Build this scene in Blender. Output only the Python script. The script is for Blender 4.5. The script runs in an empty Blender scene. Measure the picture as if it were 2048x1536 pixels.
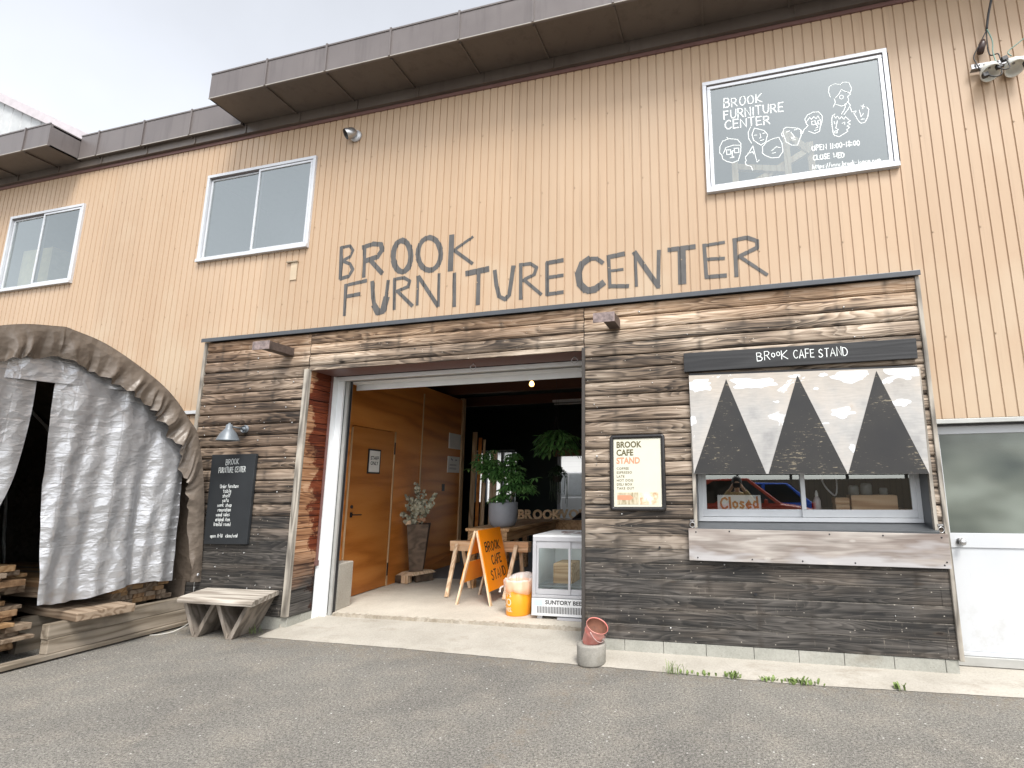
import bpy, math, random
from mathutils import Vector, Matrix, noise as mnoise
random.seed(7)
SC = bpy.context.scene
COL = SC.collection
R = math.radians
# ------------------------------------------------------------------ camera
cd = bpy.data.cameras.new('camera'); cam = bpy.data.objects.new('camera', cd); COL.objects.link(cam)
yaw, pit, rol = -0.239137, 0.172380, -0.008785
fwd = Vector((math.sin(yaw)*math.cos(pit), math.cos(yaw)*math.cos(pit), math.sin(pit)))
rt = Vector((math.cos(yaw), -math.sin(yaw), 0)); up = rt.cross(fwd)
r2 = math.cos(rol)*rt + math.sin(rol)*up; u2 = -math.sin(rol)*rt + math.cos(rol)*up
cam.matrix_world = Matrix(((r2.x, u2.x, -fwd.x, 0.0), (r2.y, u2.y, -fwd.y, -5.2508), (r2.z, u2.z, -fwd.z, 1.65), (0, 0, 0, 1)))
cd.sensor_width = 36; cd.lens = 17.891; cd.shift_x = -0.09663; cd.shift_y = 0.01211
cd.clip_start = 0.05; cd.clip_end = 2000
SC.camera = cam
# ------------------------------------------------------------------ world, sun, exposure
SUN_EL, SUN_AZ = R(56), R(147)
w = bpy.data.worlds.new('World'); SC.world = w; w.use_nodes = True
nt = w.node_tree; bg = nt.nodes['Background']
sky = nt.nodes.new('ShaderNodeTexSky'); sky.sky_type = 'NISHITA'; sky.sun_disc = False
sky.sun_elevation = SUN_EL; sky.sun_rotation = SUN_AZ; sky.air_density = 1.0; sky.dust_density = 1.6; sky.ozone_density = 1.0
hs = nt.nodes.new('ShaderNodeHueSaturation'); hs.inputs['Saturation'].default_value = 0.20; hs.inputs['Value'].default_value = 0.90
tcw = nt.nodes.new('ShaderNodeTexCoord'); cn = nt.nodes.new('ShaderNodeTexNoise'); cn.inputs['Scale'].default_value = 2.2; cn.inputs['Detail'].default_value = 5
cr = nt.nodes.new('ShaderNodeMapRange'); cr.inputs[1].default_value = 0.3; cr.inputs[2].default_value = 0.7; cr.inputs[3].default_value = 0.90; cr.inputs[4].default_value = 1.12
mx = nt.nodes.new('ShaderNodeMix'); mx.data_type = 'RGBA'; mx.blend_type = 'MULTIPLY'; mx.inputs[0].default_value = 1.0
nt.links.new(tcw.outputs['Generated'], cn.inputs['Vector']); nt.links.new(cn.outputs['Fac'], cr.inputs[0])
nt.links.new(sky.outputs[0], hs.inputs['Color']); nt.links.new(hs.outputs[0], mx.inputs[6]); nt.links.new(cr.outputs[0], mx.inputs[7])
nt.links.new(mx.outputs[2], bg.inputs['Color']); bg.inputs['Strength'].default_value = 0.15
sd = bpy.data.lights.new('sun', 'SUN'); sd.energy = 1.6; sd.angle = R(22); sd.color = (1.0, 0.96, 0.9)
so = bpy.data.objects.new('sun', sd); COL.objects.link(so)
sdir = Vector((math.sin(SUN_AZ)*math.cos(SUN_EL), math.cos(SUN_AZ)*math.cos(SUN_EL), math.sin(SUN_EL)))
so.location = (0, -10, 20); so.rotation_euler = sdir.to_track_quat('Z', 'Y').to_euler()
SC.view_settings.view_transform = 'Standard'; SC.view_settings.look = 'None'
SC.view_settings.exposure = 1.33; SC.view_settings.gamma = 1.0
SC.render.engine = 'CYCLES'
SC.cycles.max_bounces = 8; SC.cycles.transparent_max_bounces = 12

# ------------------------------------------------------------------ node helper
class NB:
    def __init__(s, name):
        s.m = bpy.data.materials.new(name); s.m.use_nodes = True
        s.nt = s.m.node_tree; s.b = s.nt.nodes['Principled BSDF']; s.out = s.nt.nodes['Material Output']
    def n(s, t, **k):
        x = s.nt.nodes.new('ShaderNode'+t)
        for a, v in k.items(): setattr(x, a, v)
        return x
    def put(s, sock, v):
        if hasattr(v, 'links'): s.nt.links.new(v, sock)
        elif isinstance(v, (tuple, list)) and sock.type == 'RGBA' and len(v) == 3: sock.default_value = (*v, 1)
        else: sock.default_value = v
    def pos(s): return s.n('NewGeometry').outputs['Position']
    def obj(s): return s.n('TexCoord').outputs['Object']
    def rnd(s): return s.n('ObjectInfo').outputs['Random']
    def sep(s, v):
        x = s.n('SeparateXYZ'); s.put(x.inputs[0], v); return x.outputs
    def comb(s, a, b, c):
        x = s.n('CombineXYZ')
        for i, v in enumerate((a, b, c)): s.put(x.inputs[i], v)
        return x.outputs[0]
    def math(s, op, a, b=0.0, c=0.0):
        x = s.n('Math', operation=op)
        s.put(x.inputs[0], a); s.put(x.inputs[1], b); s.put(x.inputs[2], c); return x.outputs[0]
    def vmul(s, v, k):
        x = s.n('VectorMath', operation='MULTIPLY'); s.put(x.inputs[0], v); x.inputs[1].default_value = k; return x.outputs[0]
    def vadd(s, v, k):
        x = s.n('VectorMath', operation='ADD'); s.put(x.inputs[0], v); s.put(x.inputs[1], k); return x.outputs[0]
    def noise(s, v, scale=1.0, detail=2.0, rough=0.5, dist=0.0):
        x = s.n('TexNoise'); s.put(x.inputs['Vector'], v); x.inputs['Scale'].default_value = scale
        x.inputs['Detail'].default_value = detail; x.inputs['Roughness'].default_value = rough; x.inputs['Distortion'].default_value = dist
        return x.outputs['Fac']
    def vor(s, v, scale=1.0, feature='F1', rnd=1.0):
        x = s.n('TexVoronoi', feature=feature); s.put(x.inputs['Vector'], v); x.inputs['Scale'].default_value = scale
        x.inputs['Randomness'].default_value = rnd; return x
    def white(s, v):
        x = s.n('TexWhiteNoise', noise_dimensions='1D'); s.put(x.inputs['W'], v); return x.outputs['Value']
    def mr(s, v, a, b, c=0.0, d=1.0):
        x = s.n('MapRange'); s.put(x.inputs[0], v)
        for i, q in enumerate((a, b, c, d)): x.inputs[i+1].default_value = q
        return x.outputs[0]
    def ramp(s, v, stops, interp='LINEAR'):
        x = s.n('ValToRGB'); s.put(x.inputs[0], v); x.color_ramp.interpolation = interp
        e = x.color_ramp.elements
        while len(e) < len(stops): e.new(0.5)
        for q, (p, c) in zip(e, stops):
            q.position = p; q.color = (*c, 1) if len(c) == 3 else c
        return x.outputs[0]
    def mix(s, f, a, b, mode='MIX'):
        x = s.n('Mix', data_type='RGBA', blend_type=mode); s.put(x.inputs[0], f); s.put(x.inputs[6], a); s.put(x.inputs[7], b)
        return x.outputs[2]
    def bump(s, h, strength=0.5, dist=0.01):
        x = s.n('Bump'); s.put(x.inputs['Height'], h); x.inputs['Strength'].default_value = strength; x.inputs['Distance'].default_value = dist
        s.nt.links.new(x.outputs[0], s.b.inputs['Normal'])
    def fin(s, col=None, rough=0.6, metal=0.0, spec=None):
        if col is not None: s.put(s.b.inputs['Base Color'], col)
        s.put(s.b.inputs['Roughness'], rough); s.put(s.b.inputs['Metallic'], metal)
        if spec is not None: s.b.inputs['Specular IOR Level'].default_value = spec
        return s.m

def plain(name, c, rough=0.6, metal=0.0, var=0.12, scale=6.0, bump=0.0):
    s = NB(name); v = s.obj()
    f = s.noise(v, scale, 4, 0.6)
    k = s.mr(f, 0.25, 0.75, 1-var, 1+var)
    col = s.mix(1.0, c, s.comb(k, k, k), 'MULTIPLY')
    if bump: s.bump(s.noise(v, scale*12, 3), bump, 0.004)
    return s.fin(col, s.mr(f, 0.2, 0.8, max(rough-0.08, 0.02), min(rough+0.08, 1)), metal)

def wood(name, c1, c2, dark, axis=0, freq=46.0, stretch=(0.55, 6.0, 6.0), rough=0.65, fib=0.35, knots=0.0, world=False, grime=0.0):
    s = NB(name); v = s.pos() if world else s.obj()
    rv = s.rnd(); v = s.vadd(v, s.comb(s.math('MULTIPLY', rv, 13.0), s.math('MULTIPLY', rv, 7.0), s.math('MULTIPLY', rv, 5.0)))
    if axis == 1: st = (stretch[1], stretch[0], stretch[2])
    elif axis == 2: st = (stretch[1], stretch[2], stretch[0])
    else: st = stretch
    n1 = s.noise(s.vmul(v, st), 1.0, 1.5, 0.45)
    g = s.math('SINE', s.math('MULTIPLY', n1, freq))
    g = s.mr(g, -1, 1)
    fb = [70, 70, 70]; fb[axis] = 3.0
    f2 = s.noise(s.vmul(v, tuple(fb)), 1.0, 3, 0.6)
    t = s.math('ADD', s.math('MULTIPLY', g, 0.6), s.math('MULTIPLY', f2, fib*1.4))
    col = s.ramp(t, [(0.1, dark), (0.42, c1), (0.85, c2)])
    if grime:
        col = s.mix(s.mr(s.noise(v, 2.3, 4, 0.65), 0.5, 0.75, 0, grime), col, (0.06, 0.055, 0.05))
    k = s.mr(rv, 0, 1, 0.82, 1.15); col = s.mix(1.0, col, s.comb(k, k, k), 'MULTIPLY')
    s.bump(s.math('ADD', f2, s.math('MULTIPLY', g, 0.5)), 0.25, 0.004)
    return s.fin(col, rough)

# ------------------------------------------------------------------ mesh builder
ROOT = {}
def tot(o):
    v = Vector((0, 0, 0))
    while o is not None: v += Vector(o.location); o = o.parent
    return v
class MB:
    def __init__(s): s.v = []; s.f = []; s.mi = []; s.k = 0; s.sm = []
    def mat(s, k): s.k = k; return s
    def add(s, vs, fs, smooth=False):
        b = len(s.v); s.v += [tuple(p) for p in vs]
        for f in fs: s.f.append([b+i for i in f]); s.mi.append(s.k); s.sm.append(smooth)
    def box(s, x0, x1, y0, y1, z0, z1):
        s.add([(x0,y0,z0),(x1,y0,z0),(x1,y1,z0),(x0,y1,z0),(x0,y0,z1),(x1,y0,z1),(x1,y1,z1),(x0,y1,z1)],
              [(0,3,2,1),(4,5,6,7),(0,1,5,4),(1,2,6,5),(2,3,7,6),(3,0,4,7)])
    def hexa(s, b, t):   # bottom 4, top 4 (ccw seen from above)
        s.add(list(b)+list(t), [(0,3,2,1),(4,5,6,7),(0,1,5,4),(1,2,6,5),(2,3,7,6),(3,0,4,7)])
    def obox(s, c, ax, ay, az):
        c = Vector(c); ax = Vector(ax); ay = Vector(ay); az = Vector(az)
        P = lambda a, b, d: c+ax*a+ay*b+az*d
        s.hexa([P(-1,-1,-1),P(1,-1,-1),P(1,1,-1),P(-1,1,-1)],[P(-1,-1,1),P(1,-1,1),P(1,1,1),P(-1,1,1)])
    def bar(s, p, q, w, h, upv=(0,0,1)):
        p = Vector(p); q = Vector(q); d = (q-p); L = d.length; d.normalize()
        u = Vector(upv); sd_ = d.cross(u)
        if sd_.length < 1e-4: sd_ = d.cross(Vector((1,0,0)))
        sd_.normalize(); u = sd_.cross(d)
        s.obox((p+q)/2, d*L/2, sd_*w/2, u*h/2)
    def prism(s, pts, vec):
        n = len(pts); vec = Vector(vec); a = [Vector(p) for p in pts]; b = [p+vec for p in a]
        s.add(a+b, [tuple(range(n))[::-1], tuple(range(n, 2*n))]+[(i, (i+1) % n, n+(i+1) % n, n+i) for i in range(n)])
    def poly(s, pts): s.add(pts, [tuple(range(len(pts)))])
    def grid(s, P, nu, nv, smooth=True):   # P(i,j)
        s.add([P(i, j) for i in range(nu) for j in range(nv)],
              [(i*nv+j, (i+1)*nv+j, (i+1)*nv+j+1, i*nv+j+1) for i in range(nu-1) for j in range(nv-1)], smooth)
    def tube(s, path, r, n=8, cap=True):
        path = [Vector(p) for p in path]; N = len(path); vs = []
        rr = r if isinstance(r, (list, tuple)) else [r]*N
        prev = None
        for i, p in enumerate(path):
            d = (path[min(i+1, N-1)]-path[max(i-1, 0)]).normalized()
            if prev is None:
                a = d.orthogonal().normalized()
            else:
                a = prev-d*prev.dot(d)
                a = a.normalized() if a.length > 1e-5 else d.orthogonal().normalized()
            prev = a; b = d.cross(a)
            for k in range(n):
                t = 2*math.pi*k/n; vs.append(p+(a*math.cos(t)+b*math.sin(t))*rr[i])
        fs = [(i*n+k, i*n+(k+1) % n, (i+1)*n+(k+1) % n, (i+1)*n+k) for i in range(N-1) for k in range(n)]
        if cap: fs += [tuple(range(n))[::-1], tuple(range((N-1)*n, N*n))]
        s.add(vs, fs, True)
    def lathe(s, prof, c=(0,0,0), n=28, M=None, a0=0.0):
        c = Vector(c); vs = []
        for r, z in prof:
            for k in range(n):
                t = a0+2*math.pi*k/n; p = Vector((r*math.cos(t), r*math.sin(t), z))
                vs.append(c+(M @ p if M else p))
        s.add(vs, [(i*n+k, i*n+(k+1) % n, (i+1)*n+(k+1) % n, (i+1)*n+k) for i in range(len(prof)-1) for k in range(n)], True)
    def disc(s, c, nrm, r, n=16):
        c = Vector(c); nrm = Vector(nrm).normalized(); a = nrm.orthogonal().normalized(); b = nrm.cross(a)
        s.poly([c+(a*math.cos(2*math.pi*k/n)+b*math.sin(2*math.pi*k/n))*r for k in range(n)])
    def build(s, name, mats, parent=None, bevel=0.0, loc=None, smooth=None, solid=0.0, auto=False):
        if not isinstance(mats, (list, tuple)): mats = [mats]
        me = bpy.data.meshes.new(name)
        if parent is not None: o_ = tot(parent); L = Vector((0, 0, 0))
        else:
            if loc is None:
                xs = [p[0] for p in s.v]; ys = [p[1] for p in s.v]; zs = [p[2] for p in s.v]
                loc = ((min(xs)+max(xs))/2, (min(ys)+max(ys))/2, min(zs))
            o_ = Vector(loc); L = o_
        me.from_pydata([(p[0]-o_.x, p[1]-o_.y, p[2]-o_.z) for p in s.v], [], s.f)
        for m in mats: me.materials.append(m)
        me.polygons.foreach_set('material_index', s.mi)
        me.polygons.foreach_set('use_smooth', [bool(smooth) if smooth is not None else q for q in s.sm])
        me.update()
        ob = bpy.data.objects.new(name, me); COL.objects.link(ob); ob.location = L
        if parent is not None: ob.parent = parent
        if solid:
            md = ob.modifiers.new('solid', 'SOLIDIFY'); md.thickness = solid; md.offset = 0
        if bevel:
            md = ob.modifiers.new('bevel', 'BEVEL'); md.width = bevel; md.segments = 2; md.limit_method = 'ANGLE'; md.angle_limit = R(40)
        return ob
def fixn(o):
    import bmesh
    b = bmesh.new(); b.from_mesh(o.data); bmesh.ops.recalc_face_normals(b, faces=b.faces); b.to_mesh(o.data); b.free(); return o
def tag(o, label, cat, group=None):
    o['label'] = label; o['category'] = cat
    if group: o['group'] = group
    return o
def thing(name, loc, label, cat, group=None, rz=0.0):
    o = bpy.data.objects.new(name, None); COL.objects.link(o); o.location = loc; o.rotation_euler = (0, 0, rz)
    o.empty_display_size = 0.2
    return tag(o, label, cat, group)
def struct(o): o['kind'] = 'structure'; return o
def dup(root, loc, rz=0.0, label=None, scale=None):
    r = root.copy(); COL.objects.link(r); r.location = loc; r.rotation_euler = (0, 0, rz)
    if label: r['label'] = label
    if scale: r.scale = scale
    for ch in list(root.children):
        c = ch.copy(); COL.objects.link(c); c.parent = r
        for g in list(ch.children):
            d = g.copy(); COL.objects.link(d); d.parent = c
    return r

# ------------------------------------------------------------------ lettering
FONT = {
'A': (.8,[[(0,0),(.4,1),(.8,0)],[(.15,.36),(.65,.36)]]), 'B': (.7,[[(0,0),(0,1),(.45,.98),(.6,.8),(.5,.58),(0,.52)],[(.3,.53),(.65,.4),(.68,.2),(.5,.02),(0,0)]]),
'C': (.75,[[(.72,.85),(.5,1),(.2,.92),(.02,.6),(.05,.3),(.25,.03),(.5,0),(.75,.15)]]), 'D': (.75,[[(0,0),(0,1),(.4,.95),(.7,.7),(.74,.4),(.6,.12),(.3,0),(0,0)]]),
'E': (.6,[[(.6,1),(0,1),(0,0),(.6,0)],[(0,.52),(.5,.52)]]), 'F': (.6,[[(.6,1),(0,1),(0,0)],[(0,.52),(.5,.52)]]),
'G': (.75,[[(.72,.85),(.45,1),(.12,.85),(0,.5),(.12,.12),(.45,0),(.72,.15),(.72,.45),(.45,.45)]]), 'H': (.7,[[(0,0),(0,1)],[(.7,0),(.7,1)],[(0,.5),(.7,.5)]]),
'I': (.12,[[(.06,0),(.06,1)]]), 'K': (.7,[[(0,0),(0,1)],[(.65,1),(.03,.45),(.7,0)]]), 'L': (.55,[[(0,1),(0,0),(.55,0)]]), 'M': (.9,[[(0,0),(.08,1),(.45,.3),(.82,1),(.9,0)]]),
'N': (.7,[[(0,0),(0,1),(.7,0),(.7,1)]]), 'O': (.75,[[(.37,1),(.1,.85),(0,.5),(.1,.14),(.37,0),(.64,.14),(.75,.5),(.64,.85),(.37,1)]]), 'P': (.65,[[(0,0),(0,1),(.45,.98),(.64,.78),(.5,.52),(0,.47)]]),
'R': (.7,[[(0,0),(0,1),(.45,.98),(.62,.78),(.5,.55),(0,.48)],[(.28,.5),(.7,0)]]), 'S': (.65,[[(.6,.88),(.35,1),(.08,.85),(.1,.62),(.5,.42),(.63,.2),(.4,0),(.15,.03),(0,.15)]]),
'T': (.7,[[(0,1),(.7,1)],[(.35,1),(.35,0)]]), 'U': (.7,[[(0,1),(.02,.3),(.2,.02),(.5,.02),(.68,.3),(.7,1)]]), 'W': (1.0,[[(0,1),(.25,0),(.5,.8),(.75,0),(1,1)]]), 'X': (.7,[[(0,0),(.7,1)],[(0,1),(.7,0)]]),
'Y': (.7,[[(0,1),(.35,.5),(.7,1)],[(.35,.5),(.35,0)]]), '0': (.6,[[(.3,1),(.06,.8),(0,.5),(.06,.2),(.3,0),(.54,.2),(.6,.5),(.54,.8),(.3,1)]]), '1': (.2,[[(.1,1),(.1,0)]]),
'8': (.6,[[(.3,.52),(.05,.75),(.3,1),(.55,.75),(.3,.52),(.02,.25),(.3,0),(.58,.25),(.3,.52)]]), ':': (.15,[[(.07,.7),(.08,.6)],[(.07,.25),(.08,.15)]]), '-': (.4,[[(.02,.45),(.38,.45)]]), '/': (.4,[[(0,-.1),(.4,1.05)]]), '.': (.12,[[(.04,.0),(.08,.08)]]), '(': (.25,[[(.2,1),(.02,.5),(.2,-.05)]]), ')': (.25,[[(.03,1),(.2,.5),(.03,-.05)]]),
'a': (.5,[[(.45,.55),(.15,.6),(0,.3),(.12,0),(.4,.1),(.45,.6),(.47,0)]]), 'b': (.5,[[(0,1),(0,0),(.35,.02),(.48,.3),(.3,.58),(0,.4)]]), 'c': (.45,[[(.42,.5),(.2,.6),(0,.3),(.2,0),(.43,.1)]]), 'd': (.5,[[(.45,1),(.47,0)],[(.45,.5),(.15,.6),(0,.3),(.15,0),(.45,.1)]]),
'e': (.48,[[(.02,.32),(.45,.36),(.25,.62),(0,.3),(.2,0),(.45,.1)]]), 'f': (.4,[[(.4,.95),(.22,.98),(.15,.8),(.12,0)],[(0,.58),(.35,.6)]]), 'g': (.5,[[(.45,.55),(.15,.6),(0,.35),(.2,.08),(.45,.2),(.47,.6),(.45,-.25),(.1,-.3)]]), 'h': (.48,[[(0,1),(0,0)],[(0,.4),(.25,.6),(.45,.4),(.46,0)]]), 'i': (.12,[[(.06,.6),(.06,0)],[(.05,.82),(.08,.88)]]),
'j': (.25,[[(.2,.6),(.2,-.2),(0,-.28)],[(.19,.82),(.22,.88)]]), 'k': (.45,[[(0,1),(0,0)],[(.4,.6),(.02,.28),(.45,0)]]), 'l': (.1,[[(.05,1),(.06,0)]]), 'm': (.75,[[(0,.6),(0,0)],[(0,.4),(.2,.6),(.36,.4),(.37,0)],[(.37,.4),(.55,.6),(.72,.4),(.73,0)]]), 'n': (.45,[[(0,.6),(0,0)],[(0,.4),(.25,.6),(.43,.4),(.44,0)]]), 'o': (.48,[[(.24,.6),(.02,.45),(.02,.15),(.24,0),(.46,.15),(.46,.45),(.24,.6)]]),
'p': (.48,[[(0,.6),(0,-.3)],[(0,.5),(.3,.6),(.46,.3),(.3,0),(0,.1)]]), 'r': (.35,[[(0,.6),(.02,0)],[(.02,.35),(.15,.58),(.35,.55)]]), 's': (.42,[[(.4,.55),(.15,.6),(.05,.45),(.38,.2),(.25,0),(0,.06)]]), 't': (.38,[[(.18,.9),(.18,.1),(.36,.02)],[(0,.6),(.36,.6)]]), 'u': (.45,[[(0,.6),(.02,.12),(.2,0),(.42,.15),(.43,.6),(.45,0)]]), 'v': (.45,[[(0,.6),(.22,0),(.45,.6)]]), 'w': (.65,[[(0,.6),(.16,0),(.32,.5),(.48,0),(.65,.6)]]), ' ': (.4,[]) }
def ribbon(mb, pts, wd, F):
    """flat hand-drawn stroke with mitred joints: pts are 2D, F maps (a,b)->3D"""
    P = [Vector(q[:2]) for q in pts]; P = [P[0]]+[q for p_, q in zip(P, P[1:]) if (q-p_).length > 1e-5]
    n = len(P)
    if n < 2: return
    closed = (P[0]-P[-1]).length < 1e-5 and n > 3
    D = [(P[i+1]-P[i]).normalized() for i in range(n-1)]
    if not closed: P[0] = P[0]-D[0]*wd*.35; P[-1] = P[-1]+D[-1]*wd*.35
    N = []
    for i in range(n):
        d0 = D[i-1] if i > 0 else (D[-1] if closed else D[0]); d1 = D[i] if i < n-1 else (D[0] if closed else D[-1])
        t_ = d0+d1
        if t_.length < .35: t_ = d1
        t_.normalize(); nn = Vector((-t_.y, t_.x)); k = max(.62, abs(nn.dot(Vector((-d1.y, d1.x))))); N.append(nn*wd/2/k)
    vs = []
    for p_, q in zip(P, N): vs += [F(*(p_-q)), F(*(p_+q))]
    mb.add(vs, [(2*i, 2*i+2, 2*i+3, 2*i+1) for i in range(n-1)])
def handtext(mb, txt, A, B, h, wd, F, jit=0.05, rng=None):
    """write txt from A (baseline left) to B (baseline right), 2D coords in the sign's plane"""
    rng = rng or random; A = Vector(A); B = Vector(B); d = (B-A); L = d.length; d.normalize(); u = Vector((-d.y, d.x))
    adv = sum(FONT[c][0]+.28 for c in txt)-.28; sx = L/adv; x = 0
    lift = 0
    for c in txt:
        wdt, sts = FONT[c]; oy = rng.uniform(-jit, jit); sl = rng.uniform(-jit, jit); sc = 1+rng.uniform(-jit, jit)
        for st in sts:
            P = []
            for (px, py) in st:
                q = A+d*((x+px+sl*py)*sx)+u*((py*sc+oy+rng.uniform(-jit, jit)*.4)*h); P.append(q)
            k = lift*0.00012; lift = (lift+1) % 3
            ribbon(mb, P, wd*rng.uniform(.85, 1.15), lambda a, b, k=k: F(a, b, k))
        x += wdt+.28
def fontmesh(txt, size=1.0, align='LEFT', space=1.0, bold=0.0):
    cu = bpy.data.curves.new('lettering', 'FONT'); cu.body = txt; cu.size = size; cu.align_x = align; cu.space_character = space; cu.offset = bold
    cu.resolution_u = 3
    ob = bpy.data.objects.new('lettering', cu); COL.objects.link(ob)
    dg = bpy.context.evaluated_depsgraph_get(); me = bpy.data.meshes.new_from_object(ob.evaluated_get(dg))
    vs = [tuple(v.co) for v in me.vertices]; fs = [tuple(p.vertices) for p in me.polygons]
    bpy.data.objects.remove(ob); bpy.data.curves.remove(cu); bpy.data.meshes.remove(me)
    return vs, fs
def printtext(mb, txt, x, z, h, F, width=None, **k):
    """font lettering, cap height h, starting at (x,z); F maps (a,b)->3D"""
    vs, fs = fontmesh(txt, 1.0, **k)
    ym = max(v[1] for v in vs); x0 = min(v[0] for v in vs); xm = max(v[0] for v in vs)-x0
    s = h/ym; sx = (width/xm) if width else s
    mb.add([F(x+(v[0]-x0)*sx, z+v[1]*s) for v in vs], fs)

# ------------------------------------------------------------------ materials
def m_siding():
    s = NB('siding_paint'); p = s.pos(); x, y, z = s.sep(p)
    f = s.noise(s.vmul(p, (0.8, 1, 0.35)), 1.0, 4, 0.6)
    st = s.noise(s.vmul(p, (9, 1, 0.35)), 1.0, 3, 0.6)
    pn = s.white(s.math('FLOOR', s.math('DIVIDE', s.math('ADD', x, 30.0), .624))); pk = s.mr(pn, 0, 1, .95, 1.04)
    col = s.mix(s.mr(f, .3, .7), (0.435, 0.302, 0.192), (0.475, 0.345, 0.232)); col = s.mix(1.0, col, s.comb(pk, pk, pk), 'MULTIPLY')
    drip = s.math('MULTIPLY', s.mr(s.noise(s.vmul(p, (26, 1, .5)), 1, 3, .6), .58, .72, 0, .5), s.mr(s.noise(s.vmul(p, (1.1, 1, 1.3)), 1, 2), .45, .6)); col = s.mix(drip, col, (.30, .20, .125))
    col = s.mix(s.mr(st, .52, .8, 0, .22), col, (0.37, 0.235, 0.14))
    col = s.mix(s.mr(s.math('ADD', s.noise(s.vmul(p, (1.6, 1, 1.1)), 1, 3), s.mr(z, 3.5, 4.6, .12, -.1)), .52, .75, 0, .5), col, (0.50, 0.405, 0.29))
    return s.fin(col, 0.5)
def m_cladding(orange=False):
    s = NB('weathered_boards' if not orange else 'stained_boards'); p = s.pos(); x, y, z = s.sep(p)
    al = x if not orange else y
    M_ = s.math
    bi = M_('FLOOR', M_('DIVIDE', M_('SUBTRACT', 3.62, z), 0.1448))
    sec = M_('ADD', M_('MULTIPLY', M_('GREATER_THAN', x, -5.254), 57.0), M_('MULTIPLY', M_('GREATER_THAN', x, -1.583), 91.0))
    bs = M_('ADD', bi, sec)
    rv = s.white(bs); rv2 = s.white(M_('ADD', bs, 37.3)); rv3 = s.white(M_('ADD', bs, 71.9))
    def co(k, kz, o=0.0): return s.comb(M_('ADD', M_('MULTIPLY', al, k), M_('MULTIPLY', rv, 41+o)), M_('MULTIPLY', rv2, 17), M_('MULTIPLY', z, kz))
    n1 = s.noise(co(.55, 5.0), 1.0, 2.0, 0.5, 0.15)
    ph = M_('FRACT', M_('MULTIPLY', n1, 21))                         # growth rings: slow rise, sharp dark latewood line
    g = s.ramp(ph, [(0, (0, 0, 0)), (.55, (.75, .75, .75)), (.80, (1, 1, 1)), (.93, (.15, .15, .15)), (1.0, (0, 0, 0))])
    f1 = s.noise(co(1.6, 190, 3), 1, 3, .6); f2 = s.noise(co(.9, 62, 9), 1, 3, .6); f3 = s.noise(co(6, 480, 5), 1, 2, .6); f4 = s.noise(co(.65, 27, 6), 1, 3, .62, .4)
    blot = s.noise(co(1.0, 2.6, 1), 1, 4, .6)
    t = M_('ADD', M_('MULTIPLY', g, .22), M_('ADD', M_('MULTIPLY', f1, .34), M_('ADD', M_('ADD', M_('MULTIPLY', f2, .40), M_('MULTIPLY', M_('SUBTRACT', f4, .5), .95)), M_('ADD', M_('MULTIPLY', f3, .16), M_('MULTIPLY', M_('SUBTRACT', blot, .5), .75)))))
    t = s.mr(t, .28, .88)
    if orange:
        lit = s.ramp(t, [(.1, (.10, .04, .02)), (.5, (.33, .165, .08)), (.9, (.50, .31, .19))])
    else:
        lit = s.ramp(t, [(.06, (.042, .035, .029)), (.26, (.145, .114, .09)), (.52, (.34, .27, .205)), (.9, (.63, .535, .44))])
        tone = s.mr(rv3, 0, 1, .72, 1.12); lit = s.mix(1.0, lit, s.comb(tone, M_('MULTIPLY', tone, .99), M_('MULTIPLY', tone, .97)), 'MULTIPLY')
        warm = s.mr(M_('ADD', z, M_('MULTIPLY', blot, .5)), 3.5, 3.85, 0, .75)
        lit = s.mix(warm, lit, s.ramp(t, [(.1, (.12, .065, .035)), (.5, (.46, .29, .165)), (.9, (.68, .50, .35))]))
        gz = s.noise(s.comb(M_('MULTIPLY', al, .55), 3.0, M_('MULTIPLY', z, 1.1)), 1, 3)
        lit = s.mix(s.mr(gz, .44, .62, 0, .75), lit, s.mix(1.0, lit, (.50, .45, .42), 'MULTIPLY'))
        lb = s.mr(x, -5.4, -5.2, .55, 0); lit = s.mix(lb, lit, s.mix(1.0, lit, (.55, .47, .42), 'MULTIPLY'))
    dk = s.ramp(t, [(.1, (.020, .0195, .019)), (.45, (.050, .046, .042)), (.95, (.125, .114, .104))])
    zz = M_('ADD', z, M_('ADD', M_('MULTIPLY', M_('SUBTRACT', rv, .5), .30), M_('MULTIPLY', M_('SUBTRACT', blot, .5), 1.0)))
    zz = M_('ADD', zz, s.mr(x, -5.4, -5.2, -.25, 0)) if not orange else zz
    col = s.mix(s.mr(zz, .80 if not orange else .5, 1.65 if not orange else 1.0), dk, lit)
    if not orange:
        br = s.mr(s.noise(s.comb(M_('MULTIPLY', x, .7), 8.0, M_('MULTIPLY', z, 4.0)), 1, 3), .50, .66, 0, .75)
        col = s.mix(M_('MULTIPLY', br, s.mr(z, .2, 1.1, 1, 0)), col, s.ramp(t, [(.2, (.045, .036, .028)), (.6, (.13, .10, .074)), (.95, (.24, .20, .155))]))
        fr = M_('ABSOLUTE', M_('SUBTRACT', M_('FRACT', M_('DIVIDE', M_('ADD', x, 30.12), .455)), .5))
        ns = M_('MULTIPLY', s.mr(fr, .0, .10, 1, 0), s.mr(s.noise(s.comb(M_('MULTIPLY', x, 5), 1.0, M_('MULTIPLY', z, 9)), 1, 3), .42, .62, 0, .7))
        col = s.mix(ns, col, (.035, .029, .024))
        sc = M_('MULTIPLY', s.mr(s.noise(s.comb(M_('MULTIPLY', x, 30), 2.0, M_('MULTIPLY', z, 7)), 1, 5, .75), .60, .68, 0, .75),
                M_('MULTIPLY', s.mr(s.noise(s.vmul(p, (1.7, 1, 2.2)), 1, 1), .47, .6), s.mr(z, .95, 1.05, 1, 0)))
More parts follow.
